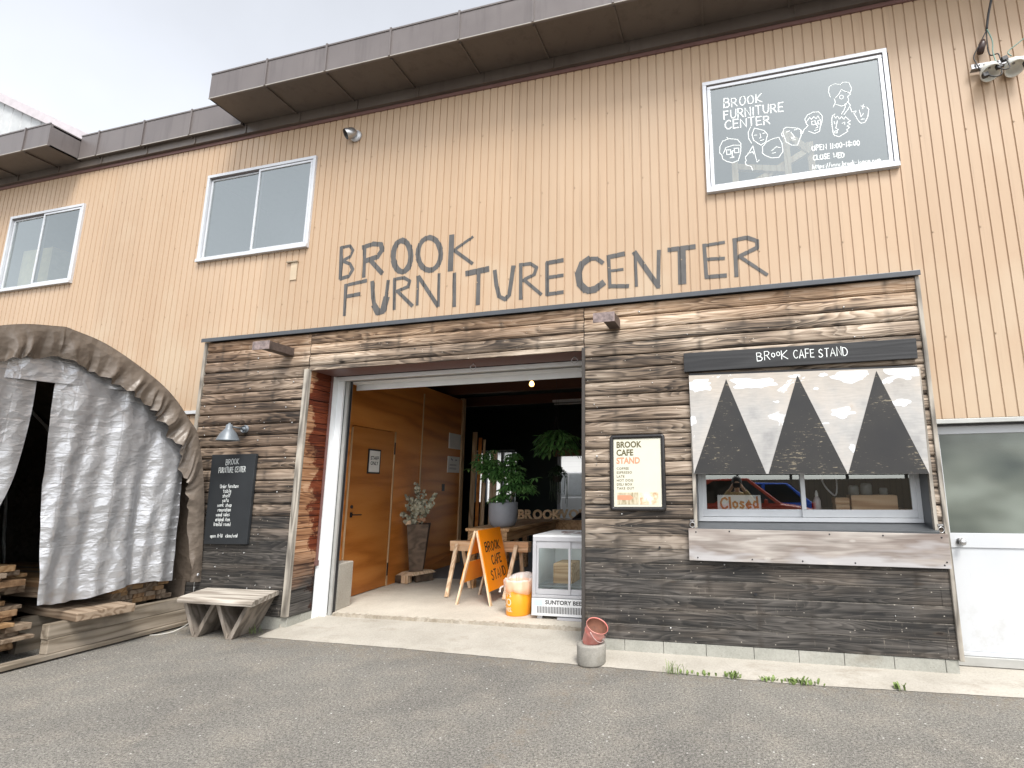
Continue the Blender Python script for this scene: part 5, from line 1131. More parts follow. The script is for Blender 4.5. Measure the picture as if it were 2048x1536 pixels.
t, F = wallpaper('notice', 4.05, 4.56, 1.93, 2.26, 'lower white paper notice with small print on the plywood wall', 'notice', None, 'paper notices on the plywood wall')
d = MB()
for z in (2.09, 2.07, 2.02, 2.0): d.poly([F(4.12, z), F(4.42, z), F(4.42, z+.008), F(4.12, z+.008)])
d.poly([F(4.17, 2.20), F(4.24, 2.17), F(4.25, 2.19), F(4.19, 2.225)]); d.poly([F(4.36, 2.18), F(4.44, 2.18), F(4.44, 2.2), F(4.36, 2.2)]); d.build('print', plain('grey_print', (.25, .25, .3), .6), t)
# tall tapered timber planter with dried eucalyptus on wooden blocks
t = thing('tall_planter', (-5.30, 2.62, .27), 'tall tapered dark wooden planter filled with dried eucalyptus', 'planter')
PW = wood('planter_wood', (.085, .058, .038), (.125, .086, .058), (.045, .03, .02), axis=0, freq=22, rough=.7); a45 = R(28)
def fr4(c, h, z): return [(c[0]+h*1.414*math.cos(a45+R(90)*k+R(45)-R(90)), c[1]+h*1.414*math.sin(a45+R(90)*k+R(45)-R(90)), z) for k in range(4)]
g = MB(); c = (-5.30, 2.62); g.hexa(fr4(c, .105, .27), fr4(c, .175, 1.03)); g.build('box', PW, t, bevel=.006)
g = MB(); rg = random.Random(21)
EL = [plain('eucalyptus_pale', (.46, .44, .33), .7, 0, .3, 20), plain('eucalyptus_dark', (.27, .26, .18), .7, 0, .3, 20), plain('dried_brown', (.28, .16, .09), .7)]
stems = [(-.34, .05, .30), (-.30, -.1, .14), (-.26, 0, .44), (-.12, .05, .62), (-.03, 0, .55), (.05, .05, .50), (.12, .0, .36), (.26, .05, .45), (.30, -.05, .30), (-.2, -.1, .0), (.0, -.1, .36), (-.1, -.1, .42), (.06, -.1, .28), (.16, -.12, .22), (-.05, -.12, .26)]
for sx, sy, sz in stems:
    P_ = sm([(-5.30+sx*.15, 2.6, .98), (-5.30+sx*.5, 2.6+sy*.6, 1.04+max(sz, .06)*.6), (-5.30+sx, 2.6+sy, 1.06+sz)], 8)
    g.mat(1); g.tube(P_, .004, 5)
    for k in range(3, len(P_)):
        for q in range(4):
            a = rg.uniform(0, 6.28); c = P_[k]+Vector((rg.gauss(0, .016), rg.gauss(0, .016), rg.gauss(0, .014))); g.mat(0 if rg.random() < .72 else 1); g.disc(c, (math.cos(a), math.sin(a)-.6, rg.uniform(-.6, .8)), rg.uniform(.014, .030), 7)
g.mat(2)
for k in range(16): g.disc((-5.20+rg.gauss(0, .05), 2.50+rg.gauss(0, .03), 1.12+rg.gauss(0, .05)), (rg.gauss(0, 1), -1, rg.gauss(0, 1)), rg.uniform(.015, .035), 6)
g.build('dried_leaves', EL, t)
g = MB(); g.prism([(-5.44, 2.44, 1.02), (-5.33, 2.42, 1.02), (-5.35, 2.43, 1.10), (-5.40, 2.44, 1.08)], (0, .03, 0)); g.build('wood_offcut', MT['pinev'], t)
for nm, q, lab in (('wood_block', [(-5.56, 2.42), (-5.44, 2.38), (-5.34, 2.66), (-5.46, 2.72)], 'dark angled block under the left side of the planter'), ('wood_block', [(-5.22, 2.50), (-5.06, 2.74), (-5.14, 2.82), (-5.32, 2.58)], 'dark oblong block under the right side of the planter'), ('wood_block', [(-5.42, 2.38), (-5.28, 2.36), (-5.30, 2.50), (-5.40, 2.52)], 'pale cut block standing upright under the front of the planter')):
    g = MB(); zt_ = .21 if 'dark' in lab else .222; g.hexa([(a, b, .098) for a, b in q], [(a, b, zt_) for a, b in q]); tag(g.build(nm, MT['pinev'] if 'pale' in lab else PW, bevel=.004), lab, 'block', 'blocks under the planter')
g = MB(); g.hexa([(-5.54, 2.40, .223), (-5.18, 2.34, .223), (-5.04, 2.80, .223), (-5.44, 2.86, .223)], [(-5.46, 2.46, .268), (-5.2, 2.42, .268), (-5.10, 2.76, .268), (-5.42, 2.80, .268)]); tag(g.build('wood_wedge', MT['pinev'], bevel=.003), 'pale split board between the planter and its blocks', 'board')
# long work table, pot plant, letters, second table
def table(nm, x0, x1, y0, y1, zt, lab):
    t = thing(nm, ((x0+x1)/2, (y0+y1)/2, .09), lab, 'table', 'work tables')
    g = MB(); g.box(x0, x1, y0, y1, zt-.045, zt); g.build('tabletop', MT['table'], t, bevel=.004)
    g = MB(); g.box(x0+.04, x1-.04, y0+.02, y0+.055, zt-.19, zt-.046); g.box(x1-.08, x1-.045, y0+.056, y1-.056, zt-.19, zt-.046); g.box(x0+.045, x0+.08, y0+.056, y1-.056, zt-.19, zt-.046); g.build('apron', MT['table'], t, bevel=.003)
    for a in (x0+.05, x1-.14):
        for b in (y0+.06, y1-.15):
            g = MB(); g.box(a, a+.09, b, b+.09, .09, zt-.046); g.build('leg', MT['table'], t, bevel=.003)
table('work_table', -4.20, -3.46, 2.22, 4.5, 1.0, 'long wooden work table with a grey potted plant on its near end')
table('work_table', -4.75, -2.7, 4.62, 5.3, .97, 'wooden work table at the back carrying the cut-out letters')
t = thing('potted_plant', (-3.69, 2.55, 1.0), 'bushy green umbrella plant in a round grey pot on the work table', 'plant')
g = MB(); g.lathe([(0, 0), (.14, .0), (.19, .03), (.222, .10), (.232, .22), (.235, .385), (.228, .39), (.22, .385), (.21, .34), (0, .33)], (-3.72, 2.55, 1.0), 40); g.build('pot', plain('grey_pot', (.25, .26, .285), .6, 0, .12, 5), t)
g = MB(); g.lathe([(0, .342), (.21, .342)], (-3.72, 2.55, 1.0), 24); g.build('soil', plain('soil', (.03, .022, .015), .9), t)
LV = NB('leaf_green'); p = LV.obj(); n = LV.noise(p, 9, 2); LV.fin(LV.ramp(n, [(.3, (.03, .085, .025)), (.5, (.08, .19, .05)), (.7, (.17, .31, .10))]), .32)
rg = random.Random(31)
def leaf(g, o, d_, L_, w_, droop=.4):
    d_ = d_.normalized(); sdv = d_.cross(Vector((0, 0, 1)))
    if sdv.length < .05: sdv = Vector((1, 0, 0))
    sdv.normalize(); dn = Vector((0, 0, -1))
    q1 = o+d_*L_*.35+dn*L_*droop*.10; q2 = o+d_*L_*.7+dn*L_*droop*.35; q3 = o+d_*L_+dn*L_*droop*.8
    mid = Vector((0, 0, -w_*.25))
    g.add([o, q1+sdv*w_*.45, q1+mid, q1-sdv*w_*.45, q2+sdv*w_*.5, q2+mid, q2-sdv*w_*.5, q3], [(0, 1, 2), (0, 2, 3), (1, 4, 5, 2), (2, 5, 6, 3), (4, 7, 5), (5, 7, 6)])
TR = sm([(-3.62, 2.55, 1.34), (-3.56, 2.53, 1.48), (-3.50, 2.52, 1.60), (-3.53, 2.53, 1.72), (-3.62, 2.54, 1.85), (-3.75, 2.55, 1.98), (-3.95, 2.55, 2.08)], 5)
g = MB(); g.tube(TR, [.022-.015*i/(len(TR)-1) for i in range(len(TR))], 10); g.tube(sm([TR[12], (-3.42, 2.5, 1.72), (-3.32, 2.48, 1.68)], 5), .007, 6); g.tube(sm([TR[18], (-3.6, 2.5, 2.02), (-3.52, 2.5, 2.12)], 5), .007, 6); g.build('trunk', plain('trunk_bark', (.30, .26, .18), .8), t)
g = MB()
cl_ = [((-4.02, 2.55, 2.10), .12), ((-4.10, 2.5, 1.98), .09), ((-3.90, 2.5, 2.0), .13), ((-3.75, 2.5, 1.95), .13), ((-3.60, 2.5, 2.0), .10), ((-3.54, 2.5, 2.12), .07), ((-3.72, 2.45, 1.80), .13), ((-3.58, 2.45, 1.82), .12), ((-3.48, 2.45, 1.75), .11), ((-3.40, 2.45, 1.66), .10), ((-3.28, 2.45, 1.62), .09), ((-3.55, 2.42, 1.62), .09), ((-3.90, 2.42, 1.86), .10), ((-3.66, 2.42, 1.50), .05), ((-3.76, 2.42, 1.46), .05)]
for c, r in cl_:
    for q in range(int(8+r*105)):
        o = Vector(c)+Vector((rg.gauss(0, r*.7), rg.gauss(0, r*.8), rg.gauss(0, r*.55))); a0 = rg.uniform(0, 6.28); tilt = Vector((rg.gauss(0, .35), rg.gauss(-.25, .35), 0))
        nl = rg.choice((6, 7, 8)); L_ = rg.uniform(.085, .14)
        for k in range(nl):
            a = a0+6.283*k/nl; leaf(g, o, Vector((math.cos(a), math.sin(a), rg.uniform(-.25, .2)))+tilt*.5, L_, L_*.30, rg.uniform(.4, .9))
g.build('foliage', LV.m, t)
# cut-out letters
LW = wood('letter_plywood', (.74, .52, .30), (.82, .62, .40), (.55, .36, .19), axis=0, rough=.6)
x = -4.46; names = ['first', 'first', 'first', 'second', 'first', 'only', 'third', 'second', 'second', 'only']
for i, ch in enumerate('BROOKWORKS'):
    vs, fs = fontmesh(ch, 1.0, bold=.035); ym = max(v[1] for v in vs); y0 = min(v[1] for v in vs); xm_ = max(v[0] for v in vs); x0 = min(v[0] for v in vs); sc_ = .195/(ym-y0)
    wdt = (xm_-x0)*sc_
    g = MB(); n = len(vs)
    fr_ = [(x+(v[0]-x0)*sc_, 4.80+(.14 if i >= 5 else 0), .971+(v[1]-y0)*sc_) for v in vs]; bk = [(a, b+.035, c) for a, b, c in fr_]
    ec = {}
    for f in fs:
        for a, b in zip(f, f[1:]+f[:1]): ec[(a, b)] = 1
    sides = [(a, b, n+b, n+a) for (a, b) in ec if (b, a) not in ec]
    g.add(fr_+bk, [tuple(f) for f in fs]+[tuple(n+q for q in f[::-1]) for f in fs]+[tuple(s_[::-1]) for s_ in sides])
    same = 'BROOKWORKS'[:i+1].count(ch); tot_ = 'BROOKWORKS'.count(ch); od = {1: 'first', 2: 'second', 3: 'third'}[same]
    lab = ('%s standing plywood letter %s in the row on the back table' % (od, ch)) if tot_ > 1 else 'standing plywood letter %s in the row on the back table' % ch
    tag(fixn(g.build('wooden_letter', LW)), lab, 'letter', 'standing cut-out letters'); x += wdt+.012
    if i == 4: x -= .20
# display tray / black things by the right edge
g = MB(); g.hexa([(-3.22, 4.66, .97), (-2.8, 4.66, .97), (-2.8, 4.9, .97), (-3.22, 4.9, .97)], [(-3.24, 4.66, .99), (-2.8, 4.66, 1.03), (-2.8, 4.9, 1.16), (-3.16, 4.9, 1.10)]); tag(g.build('display_tray', MT['black'], bevel=.004), 'black sloping display tray on the back table behind the cooler', 'tray')
# leaning boards
for x, y, h, wd, m, lab in ((-5.62, 4.95, 2.75, .10, 'lightwood', 'tallest narrow board leaning beside the plywood wall'), (-5.50, 4.98, 2.62, .07, 'ply', 'reddish narrow board leaning right of the tallest one'), (-5.42, 5.02, 2.58, .05, 'lightwood', 'thin pale strip leaning right of the reddish board'), (-5.36, 4.96, 1.62, .06, 'pinev', 'short pale strip leaning in front of the wide sheet'), (-5.26, 5.2, 2.35, .16, 'pinev', 'wide pale sheet leaning behind the short strip')):
    g = MB(); g.hexa([(x-wd/2, y-.02, .097), (x+wd/2, y-.02, .097), (x+wd/2, y+.01, .097), (x-wd/2, y+.01, .097)], [(x-wd/2-.03, y+.10, .097+h), (x+wd/2-.03, y+.10, .097+h), (x+wd/2-.03, y+.13, .097+h), (x-wd/2-.03, y+.13, .097+h)]); tag(g.build('leaning_board', MT[m], bevel=.002), lab, 'board', 'boards leaning inside the doorway')
# sawhorse
t = thing('sawhorse', (-3.49, 1.70, .09), 'pine sawhorse standing across the end of the work table', 'sawhorse')
g = MB(); g.box(-4.30, -3.02, 1.95, 2.07, .758, .833); g.build('top_beam', MT['pine'], t, bevel=.004)
g = MB(); g.box(-4.295, -3.025, 1.952, 2.068, .687, .757); g.build('lower_beam', MT['pine'], t, bevel=.004)
for x, sx in ((-4.17, .06), (-3.20, -.02)):
    for y, sy in ((1.932, -.33), (2.088, .18)):
        g = MB(); g.bar((x, y, .79), (x+sx, y+sy, .098), .055, .035, (0, 1, 0)); g.build('leg', MT['pinev'], t, bevel=.002)
# A-frame sign
t = thing('a_frame_sign', (-3.49, 1.56, .09), 'orange A-frame sandwich board lettered in black on the concrete floor', 'sandwich board')
ORG = plain('orange_paint', (.93, .27, .006), .4, 0, .06); ORL = plain('orange_back', (.88, .33, .03), .5, 0, .06)
RX, RZ = -3.49, 1.05; dx = .25
def side(sg):
    A_ = Vector((RX+sg*.012, 0, RZ)); B_ = Vector((RX+sg*dx, 0, .09)); return A_, B_
for sg in (-1, 1):
    A_, B_ = side(sg); dv = (B_-A_).normalized(); nv = Vector((dv.z, 0, -dv.x))*(-1 if sg > 0 else 1)
    for y in (1.252, 1.872):
        g = MB(); g.bar(A_+Vector((0, y, 0)), B_+Vector((0, y, 0)), .042, .028, nv); g.build('leg', MT['pinev'], t, bevel=.002)
A_, B_ = side(1); dv = (B_-A_).normalized(); nv = Vector((-dv.z, 0, dv.x))
if nv.x < 0: nv = -nv
P1 = A_+dv*.0; P2 = A_+dv*.81; off = nv*.016
g = MB(); g.prism([P1+off+Vector((0, 1.235, 0)), P2+off+Vector((0, 1.235, 0)), P2+off+Vector((0, 1.89, 0)), P1+off+Vector((0, 1.89, 0))], nv*.012); fixn(g.build('front_panel', ORG, t))
d = MB(); rg = random.Random(6)
FA = lambda a, b, k=0: tuple(A_+dv*b+off+nv*(.0135+k)+Vector((0, 1.235+a, 0)))
for tx, a0, a1, b0, h in (('BROOK', .10, .53, .30, .12), ('CAFE', .22, .50, .49, .12), ('STAND', .13, .56, .68, .12)):
    handtext(d, tx, (a0, -b0), (a1, -b0+.012), h, .018, lambda a, b, k=0: FA(a, -b, k), .06, rg)
d.build('lettering', MT['black'], t)
A_, B_ = side(-1); dvl = (B_-A_).normalized(); nl_ = Vector((dvl.z, 0, -dvl.x))
if nl_.x > 0: nl_ = -nl_
g = MB(); P1 = A_+dvl*.1; P2 = A_+dvl*.34; o2 = nl_*.016; Yv = lambda y: Vector((0, y, 0))
g.prism([P1+o2+Yv(1.24), P2+o2+Yv(1.24), P2+o2+Yv(1.885), P1+o2+Yv(1.885)], nl_*.010); fixn(g.build('back_panel', ORL, t))
g = MB(); P1 = A_+dvl*.44; P2 = A_+dvl*.72
g.prism([P1+o2+Yv(1.24), P2+o2+Yv(1.24), P2+o2+Yv(1.885), P1+o2+Yv(1.885)], nl_*.010); fixn(g.build('back_panel', ORL, t))
# bin with a bag
t = thing('waste_bin', (-2.715, .93, .09), 'orange round waste bin lined with a pale plastic bag', 'bin')
BC = Vector((-2.715, .95, .09))
g = MB(); g.lathe([(0, 0), (.150, 0), (.153, .01), (.168, .40), (.165, .40), (.15, .02)], BC, 40); g.build('bin_body', plain('orange_plastic', (.84, .32, .015), .35, 0, .05), t)
g = MB(); rg = random.Random(2)
def bag(i, j):
    a = 2*math.pi*i/96; pr_ = [(.160, .27+.02*math.sin(3*a)), (.176, .275+.02*math.sin(3*a)), (.183, .33), (.190, .40), (.178, .425), (.150, .42), (.13, .34)][j]
    r = pr_[0]*(1+.06*mnoise.noise(Vector((math.cos(a)*3, math.sin(a)*3, j*.8)))+.025*math.sin(a*13+j)+.03*mnoise.noise(Vector((math.cos(a)*9, math.sin(a)*9, j*1.7)))); z = pr_[1]+.025*mnoise.noise(Vector((math.cos(a)*2, math.sin(a)*2, 5)))+(.05*max(0, math.cos(a-1.2)) if j in (3, 4, 5) else 0)
    return BC+Vector((r*math.cos(a), r*math.sin(a), z))
g.grid(bag, 97, 7); bt = NB('bag_plastic'); bt.b.inputs['Alpha'].default_value = .42; BG = bt.fin((.90, .84, .80), .28); g.tube(sm([BC+Vector((-.185, -.05, .33)), BC+Vector((-.215, -.07, .31)), BC+Vector((-.22, -.08, .26))], 5), [.012]*10+[.02], 8); g.build('bag', BG, t)
d = MB()
def FC(a, b, k=0):
    th = R(-118)+a/.162; r = .1535+(b/.40)*.015+.0015+k; return BC+Vector((r*math.cos(th), r*math.sin(th), b))
def FC2(a, b, k=0): return FC(a-.10, b, k)
printtext(d, "LET'S", 0, .225, .045, FC2, .15, bold=.02); printtext(d, 'DO', 0.0, .125, .082, FC2, .15, bold=.02); printtext(d, 'THIS.', 0, .055, .05, FC2, .165, bold=.02)
d.build('lettering', plain('cream_print', (.85, .72, .52), .5), t)
# glass-door cooler
CX0, CX1, CY0, CY1, CZ0, CZ1 = -2.465, -1.50, .765, 1.50, .125, 1.055
t = thing('display_cooler', ((CX0+CX1)/2, 1.1, .09), 'white display cooler with two sliding glass doors standing right of the bin', 'cooler')
CWm = plain('cooler_white', (.80, .81, .82), .35, 0, .06); CG = plain('cooler_grey', (.50, .50, .52), .4, .1, .06)
g = MB(); g.box(CX0, CX0+.03, CY0+.02, CY1, CZ0, CZ1-.025); g.box(CX1-.03, CX1, CY0+.02, CY1, CZ0, CZ1-.025); g.box(CX0+.031, CX1-.031, CY1-.03, CY1, CZ0, CZ1-.026); g.box(CX0, CX1, CY0, CY1, CZ1-.024, CZ1)
g.build('cabinet', CWm, t, bevel=.004)
g = MB(); g.box(CX0+.03, CX1-.03, CY0+.03, CY1-.031, .315, .335); g.build('cabinet_floor', CWm, t)
g = MB(); g.box(CX0, CX1, CY0-.002, CY0+.05, .13, .325); g.mat(1)
for i in range(46):
    x = CX0+.07+i*.0195
    if x < CX1-.04: g.box(x, x+.009, CY0-.006, CY0-.0025, .16, .235)
g.build('vent_panel', [CWm, MT['black']], t, bevel=.001)
d = MB(); FV = FY(CY0-.0035); printtext(d, 'SUNTORY BEER', CX0+.172, .262, .046, FV, .50, bold=.028); d.build('lettering', MT['black'], t)
g = MB(); g.box(CX0+.03, CX0+.135, CY0-.005, CY0-.0025, .245, .315); g.build('sticker', plain('blue_white_sticker', (.55, .72, .85), .5), t)
g = MB(); g.box(CX0, CX1, CY0, CY0+.045, .335, .365); g.box(CX0, CX1, CY0, CY0+.045, .985, 1.03); g.box(CX0, CX0+.045, CY0+.0005, CY0+.045, .366, .984); g.box(CX1-.045, CX1, CY0+.0005, CY0+.045, .366, .984); g.build('door_frame', CG, t, bevel=.003)
for x0, x1, y in ((CX0+.046, -1.985, CY0+.018), (-2.015, CX1-.046, CY0+.034)):
    g = MB(); g.box(x0, x1, y-.006, y+.006, .37, .43); g.box(x0, x1, y-.006, y+.006, .90, .983); g.box(x0, x0+.028, y-.0058, y+.0058, .431, .899); g.box(x1-.028, x1, y-.0058, y+.0058, .431, .899); s_ = g.build('sliding_door', CG, t, bevel=.002)
    g = MB(); g.poly([(x0+.028, y, .43), (x1-.028, y, .43), (x1-.028, y, .90), (x0+.028, y, .90)]); g.build('glass', MT['glass_clear'], s_)
le = NB('cooler_light'); le.b.inputs['Emission Color'].default_value = (.9, 1, .97, 1); le.b.inputs['Emission Strength'].default_value = 2.2; le.fin((.8, .85, .83), .4)
g = MB(); g.box(CX0+.05, CX1-.05, CY0+.07, CY0+.10, .955, .975); g.build('lamp_strip', le.m, t)
g = MB()
for i in range(40): g.box(CX0+.04+i*.0225, CX0+.044+i*.0225, CY0+.07, CY1-.05, .455, .459)
for y in (CY0+.075, CY0+.3, CY1-.07): g.box(CX0+.035, CX1-.035, y, y+.006, .448, .4545)
g.build('wire_shelf', MT['alu'], t)
g = MB()
for x in (CX0+.06, CX1-.1):
    g.box(x, x+.06, CY0+.03, CY0+.09, .09, .128); g.box(x, x+.06, CY1-.09, CY1-.03, .09, .128)
g.box(CX0+.33, CX1-.05, CY0-.02, CY0+.12, .092, .118); g.build('foot', CG, t)
g = MB(); rg = random.Random(14)
for k in range(9):
    x = rg.uniform(CX0+.2, CX1-.2); y = rg.uniform(CY0+.1, CY1-.2); g.poly([(x+rg.uniform(.02, .09)*math.cos(a), y+rg.uniform(.02, .06)*math.sin(a), CZ1+.0012+.0002*k) for a in [R(q) for q in range(0, 360, 40)]])
g.build('rust_patch', plain('rust_patch', (.20, .10, .08), .7), t)
def crate(x0, x1, y0, y1, z0, z1, m, lab):
    g = MB(); g.box(x0, x1, y0, y1, z0, z1); g.mat(1); g.box(x0+.012, x1-.012, y0+.012, y1-.012, z1, z1+.004); return tag(g.build('wooden_box', [MT[m], MT[m]], bevel=.004), lab, 'box')
crate(-2.275, -2.03, .98, 1.3, .4595, .695, 'lightwoodx', 'wooden box standing on the wire shelf inside the cooler')
crate(-1.86, -1.62, .95, 1.2, .4595, .58, 'grey', 'low dark grey box on the wire shelf at the right in the cooler')
# hanging plants, bulb, tube lamp
def hang(nm, c, r, n, L_, lab, drop, mtl, cord):
    t = thing(nm, c, lab, 'hanging plant'); rg = random.Random(n); g = MB(); c = Vector(c)
    g.lathe([(0, -.12), (.07, -.12), (.10, -.02), (.11, .0), (.10, 0), (0, -.02)], c, 20); g.build('pot', plain('dark_pot', (.03, .025, .02), .7), t)
    g = MB()
    for k in range(3): a = 2.1*k; g.tube([c+Vector((.1*math.cos(a), .1*math.sin(a), 0)), c+Vector((0, 0, .45)), Vector((c.x, c.y, cord))], .003, 5)
    g.build('cord', MT['black'], t)
    g = MB()
    for k in range(n):
        a = rg.uniform(0, 6.28); rr = r*rg.uniform(.1, 1); o = c+Vector((rr*math.cos(a), rr*math.sin(a)*.6, .14*(1-rr/r)+.08-drop*rg.random()*(rr/r)))
        leaf(g, o, Vector((math.cos(a), math.sin(a), rg.uniform(-.7, .4))), L_*rg.uniform(.7, 1.2), L_*.42, rg.uniform(.4, 1.1))
    g.build('foliage', mtl, t); return t
DK = plain('dark_leaf', (.03, .06, .025), .4, 0, .4, 8)
hang('hanging_plant', (-3.10, 3.3, 2.43), .40, 420, .13, 'large trailing hanging plant high on the right inside the doorway', .35, LV.m, 3.56)
hang('hanging_plant', (-3.42, 4.3, 1.84), .17, 260, .06, 'small dark hanging plant with trailing strands before the bright back window', .12, DK, 3.78)
t = [o for o in bpy.data.objects if o.name.startswith('hanging_plant')][-1]
g = MB(); rg = random.Random(77)
for k in range(26):
    x = -3.42+rg.gauss(0, .09); y = 4.3+rg.gauss(0, .06); g.tube([(x, y, 1.84), (x+rg.gauss(0, .012), y, 1.6), (x+rg.gauss(0, .02), y, 1.84-rg.uniform(.3, .62))], .004, 4)
g.build('trailing_strand', DK, t)
t = thing('pendant_bulb', (-3.16, 2.3, 3.2), 'bare lit bulb hanging in the doorway', 'light bulb')
g = MB(); g.tube([(-3.16, 2.3, 3.78), (-3.16, 2.3, 3.38)], .004, 6); g.lathe([(0, .08), (.018, .08), (.02, .04), (.02, .02)], (-3.16, 2.3, 3.30), 14); g.build('cord_and_cap', MT['black'], t)
e = NB('lit_bulb'); e.b.inputs['Emission Color'].default_value = (1, .52, .16, 1); e.b.inputs['Emission Strength'].default_value = 3.0; e.fin((1, .8, .5), .3)
g = MB(); g.lathe([(.014, .03), (.02, .02), (.038, -.015), (.040, -.035), (.03, -.06), (0, -.072)], (-3.16, 2.3, 3.30), 20); g.build('bulb', e.m, t)
t = thing('tube_lamp', (-3.15, 4.9, 3.3), 'unlit white tube lamp hanging under the dark ceiling', 'ceiling lamp')
g = MB(); g.box(-3.75, -2.5, 4.86, 4.95, 3.40, 3.45); g.tube([(-3.72, 4.9, 3.36), (-2.55, 4.9, 3.36)], .016, 8); g.build('batten', MT['white'], t)
g = MB(); g.tube([(-3.6, 4.9, 3.45), (-3.6, 4.9, 3.78)], .004, 5); g.tube([(-2.7, 4.9, 3.45), (-2.7, 4.9, 3.78)], .004, 5); g.build('cord', MT['black'], t)

# ================================================================== behind the serving window
t = thing('inner_counter', (.6, .6, .09), 'dark counter inside the serving window', 'counter')
g = MB(); g.box(-.40, 1.68, .335, .95, 1.345, 1.383); g.build('top', MT['table'], t)
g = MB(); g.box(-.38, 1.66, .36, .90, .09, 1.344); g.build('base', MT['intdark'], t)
t = thing('closed_sign', (0, .37, 1.384), 'white card reading Closed propped behind the left serving pane', 'sign')
g = MB(); g.hexa([(-.216, .352, 1.384), (.228, .352, 1.384), (.228, .358, 1.384), (-.216, .358, 1.384)], [(-.216, .372, 1.536), (.225, .372, 1.533), (.225, .378, 1.533), (-.216, .378, 1.536)]); g.build('card', plain('white_card', (.88, .88, .86), .6, 0, .02), t)
d = MB(); rg = random.Random(1); FCd = lambda a, b, k=0: (a, .350+(b-1.384)*.1316-k, b)
handtext(d, 'Closed', (-.185, 1.40), (.195, 1.405), .105, .021, FCd, .04, rg); d.build('lettering', plain('orange_marker', (.58, .22, .06), .6), t)
crate(.955, 1.085, .40, .60, 1.384, 1.435, 'pine', 'small pale box at the bottom of a pair behind the right serving pane'); crate(.95, 1.085, .40, .60, 1.4395, 1.50, 'pine', 'small pale box on top of a pair behind the right serving pane')
crate(1.10, 1.52, .38, .62, 1.384, 1.525, 'pine', 'long low pine box behind the right serving pane')
t = thing('squeeze_bottle', (.78, .42, 1.384), 'white plastic squeeze bottle inside the serving window', 'bottle')
g = MB(); g.lathe([(0, 0), (.034, 0), (.037, .01), (.036, .09), (.022, .125), (.014, .135)], (.78, .42, 1.384), 20); g.build('body', plain('milky_plastic', (.74, .66, .66), .3, 0, .03), t)
g = MB(); g.lathe([(.016, .135), (.016, .16), (.008, .19), (0, .195)], (.78, .42, 1.384), 14); g.build('nozzle', MT['paper'], t)
for x, h, r, lab in ((1.15, .10, .05, 'short clear jar standing on the left end of the long pine box'), (1.27, .12, .055, 'wider clear jar on the middle of the long pine box'), (1.43, .07, .04, 'squat clear jar on the right end of the long pine box')):
    g = MB(); g.lathe([(0, 0), (r, 0), (r, h*.8), (r*.8, h), (r*.75, h)], (x, .5, 1.529), 20); tag(g.build('glass_jar', plain('dull_glass', (.30, .32, .31), .2)), lab, 'jar', 'jars inside the serving window')
g = MB(); g.tube(sm([(.80, .5, 2.3), (.84, .5, 1.75), (.92, .46, 1.56), (.99, .48, 1.60), (.98, .5, 2.3)]), .009, 8); tag(g.build('hose_loop', MT['white']), 'white hose hanging in a loop inside the serving window', 'hose')
# upper rooms: things seen through the glass
t = thing('storage_box', (-11.2, .5, 4.9), 'pale yellow carton standing behind the far left upper window', 'box')
g = MB(); g.box(-11.60, -10.9, .25, .7, 3.9, 5.65); g.build('carton', plain('yellow_card', (.62, .52, .30), .7, 0, .2), t)
t = thing('trestle_frame', (.5, .7, 3.9), 'bare wooden trestle frames behind the drawn-on upper window', 'wooden frame')
for p_, q_ in [tuple((a, b-.30, c+(.16 if c > 4 else 0)) for a, b, c in pq) for pq in (((.15, .6, 3.9), (.15, .6, 5.15)), ((.72, .55, 3.9), (.72, .55, 5.42)), ((1.02, .65, 3.9), (.98, .65, 5.3)), ((.15, .6, 5.1), (.72, .56, 4.95)), ((.2, .62, 4.8), (.98, .62, 5.2)), ((.72, .57, 5.4), (.98, .6, 5.15)))]:
    g = MB(); g.bar(p_, q_, .07, .05, (0, 1, 0)); g.build('bar', MT['pinev'], t)

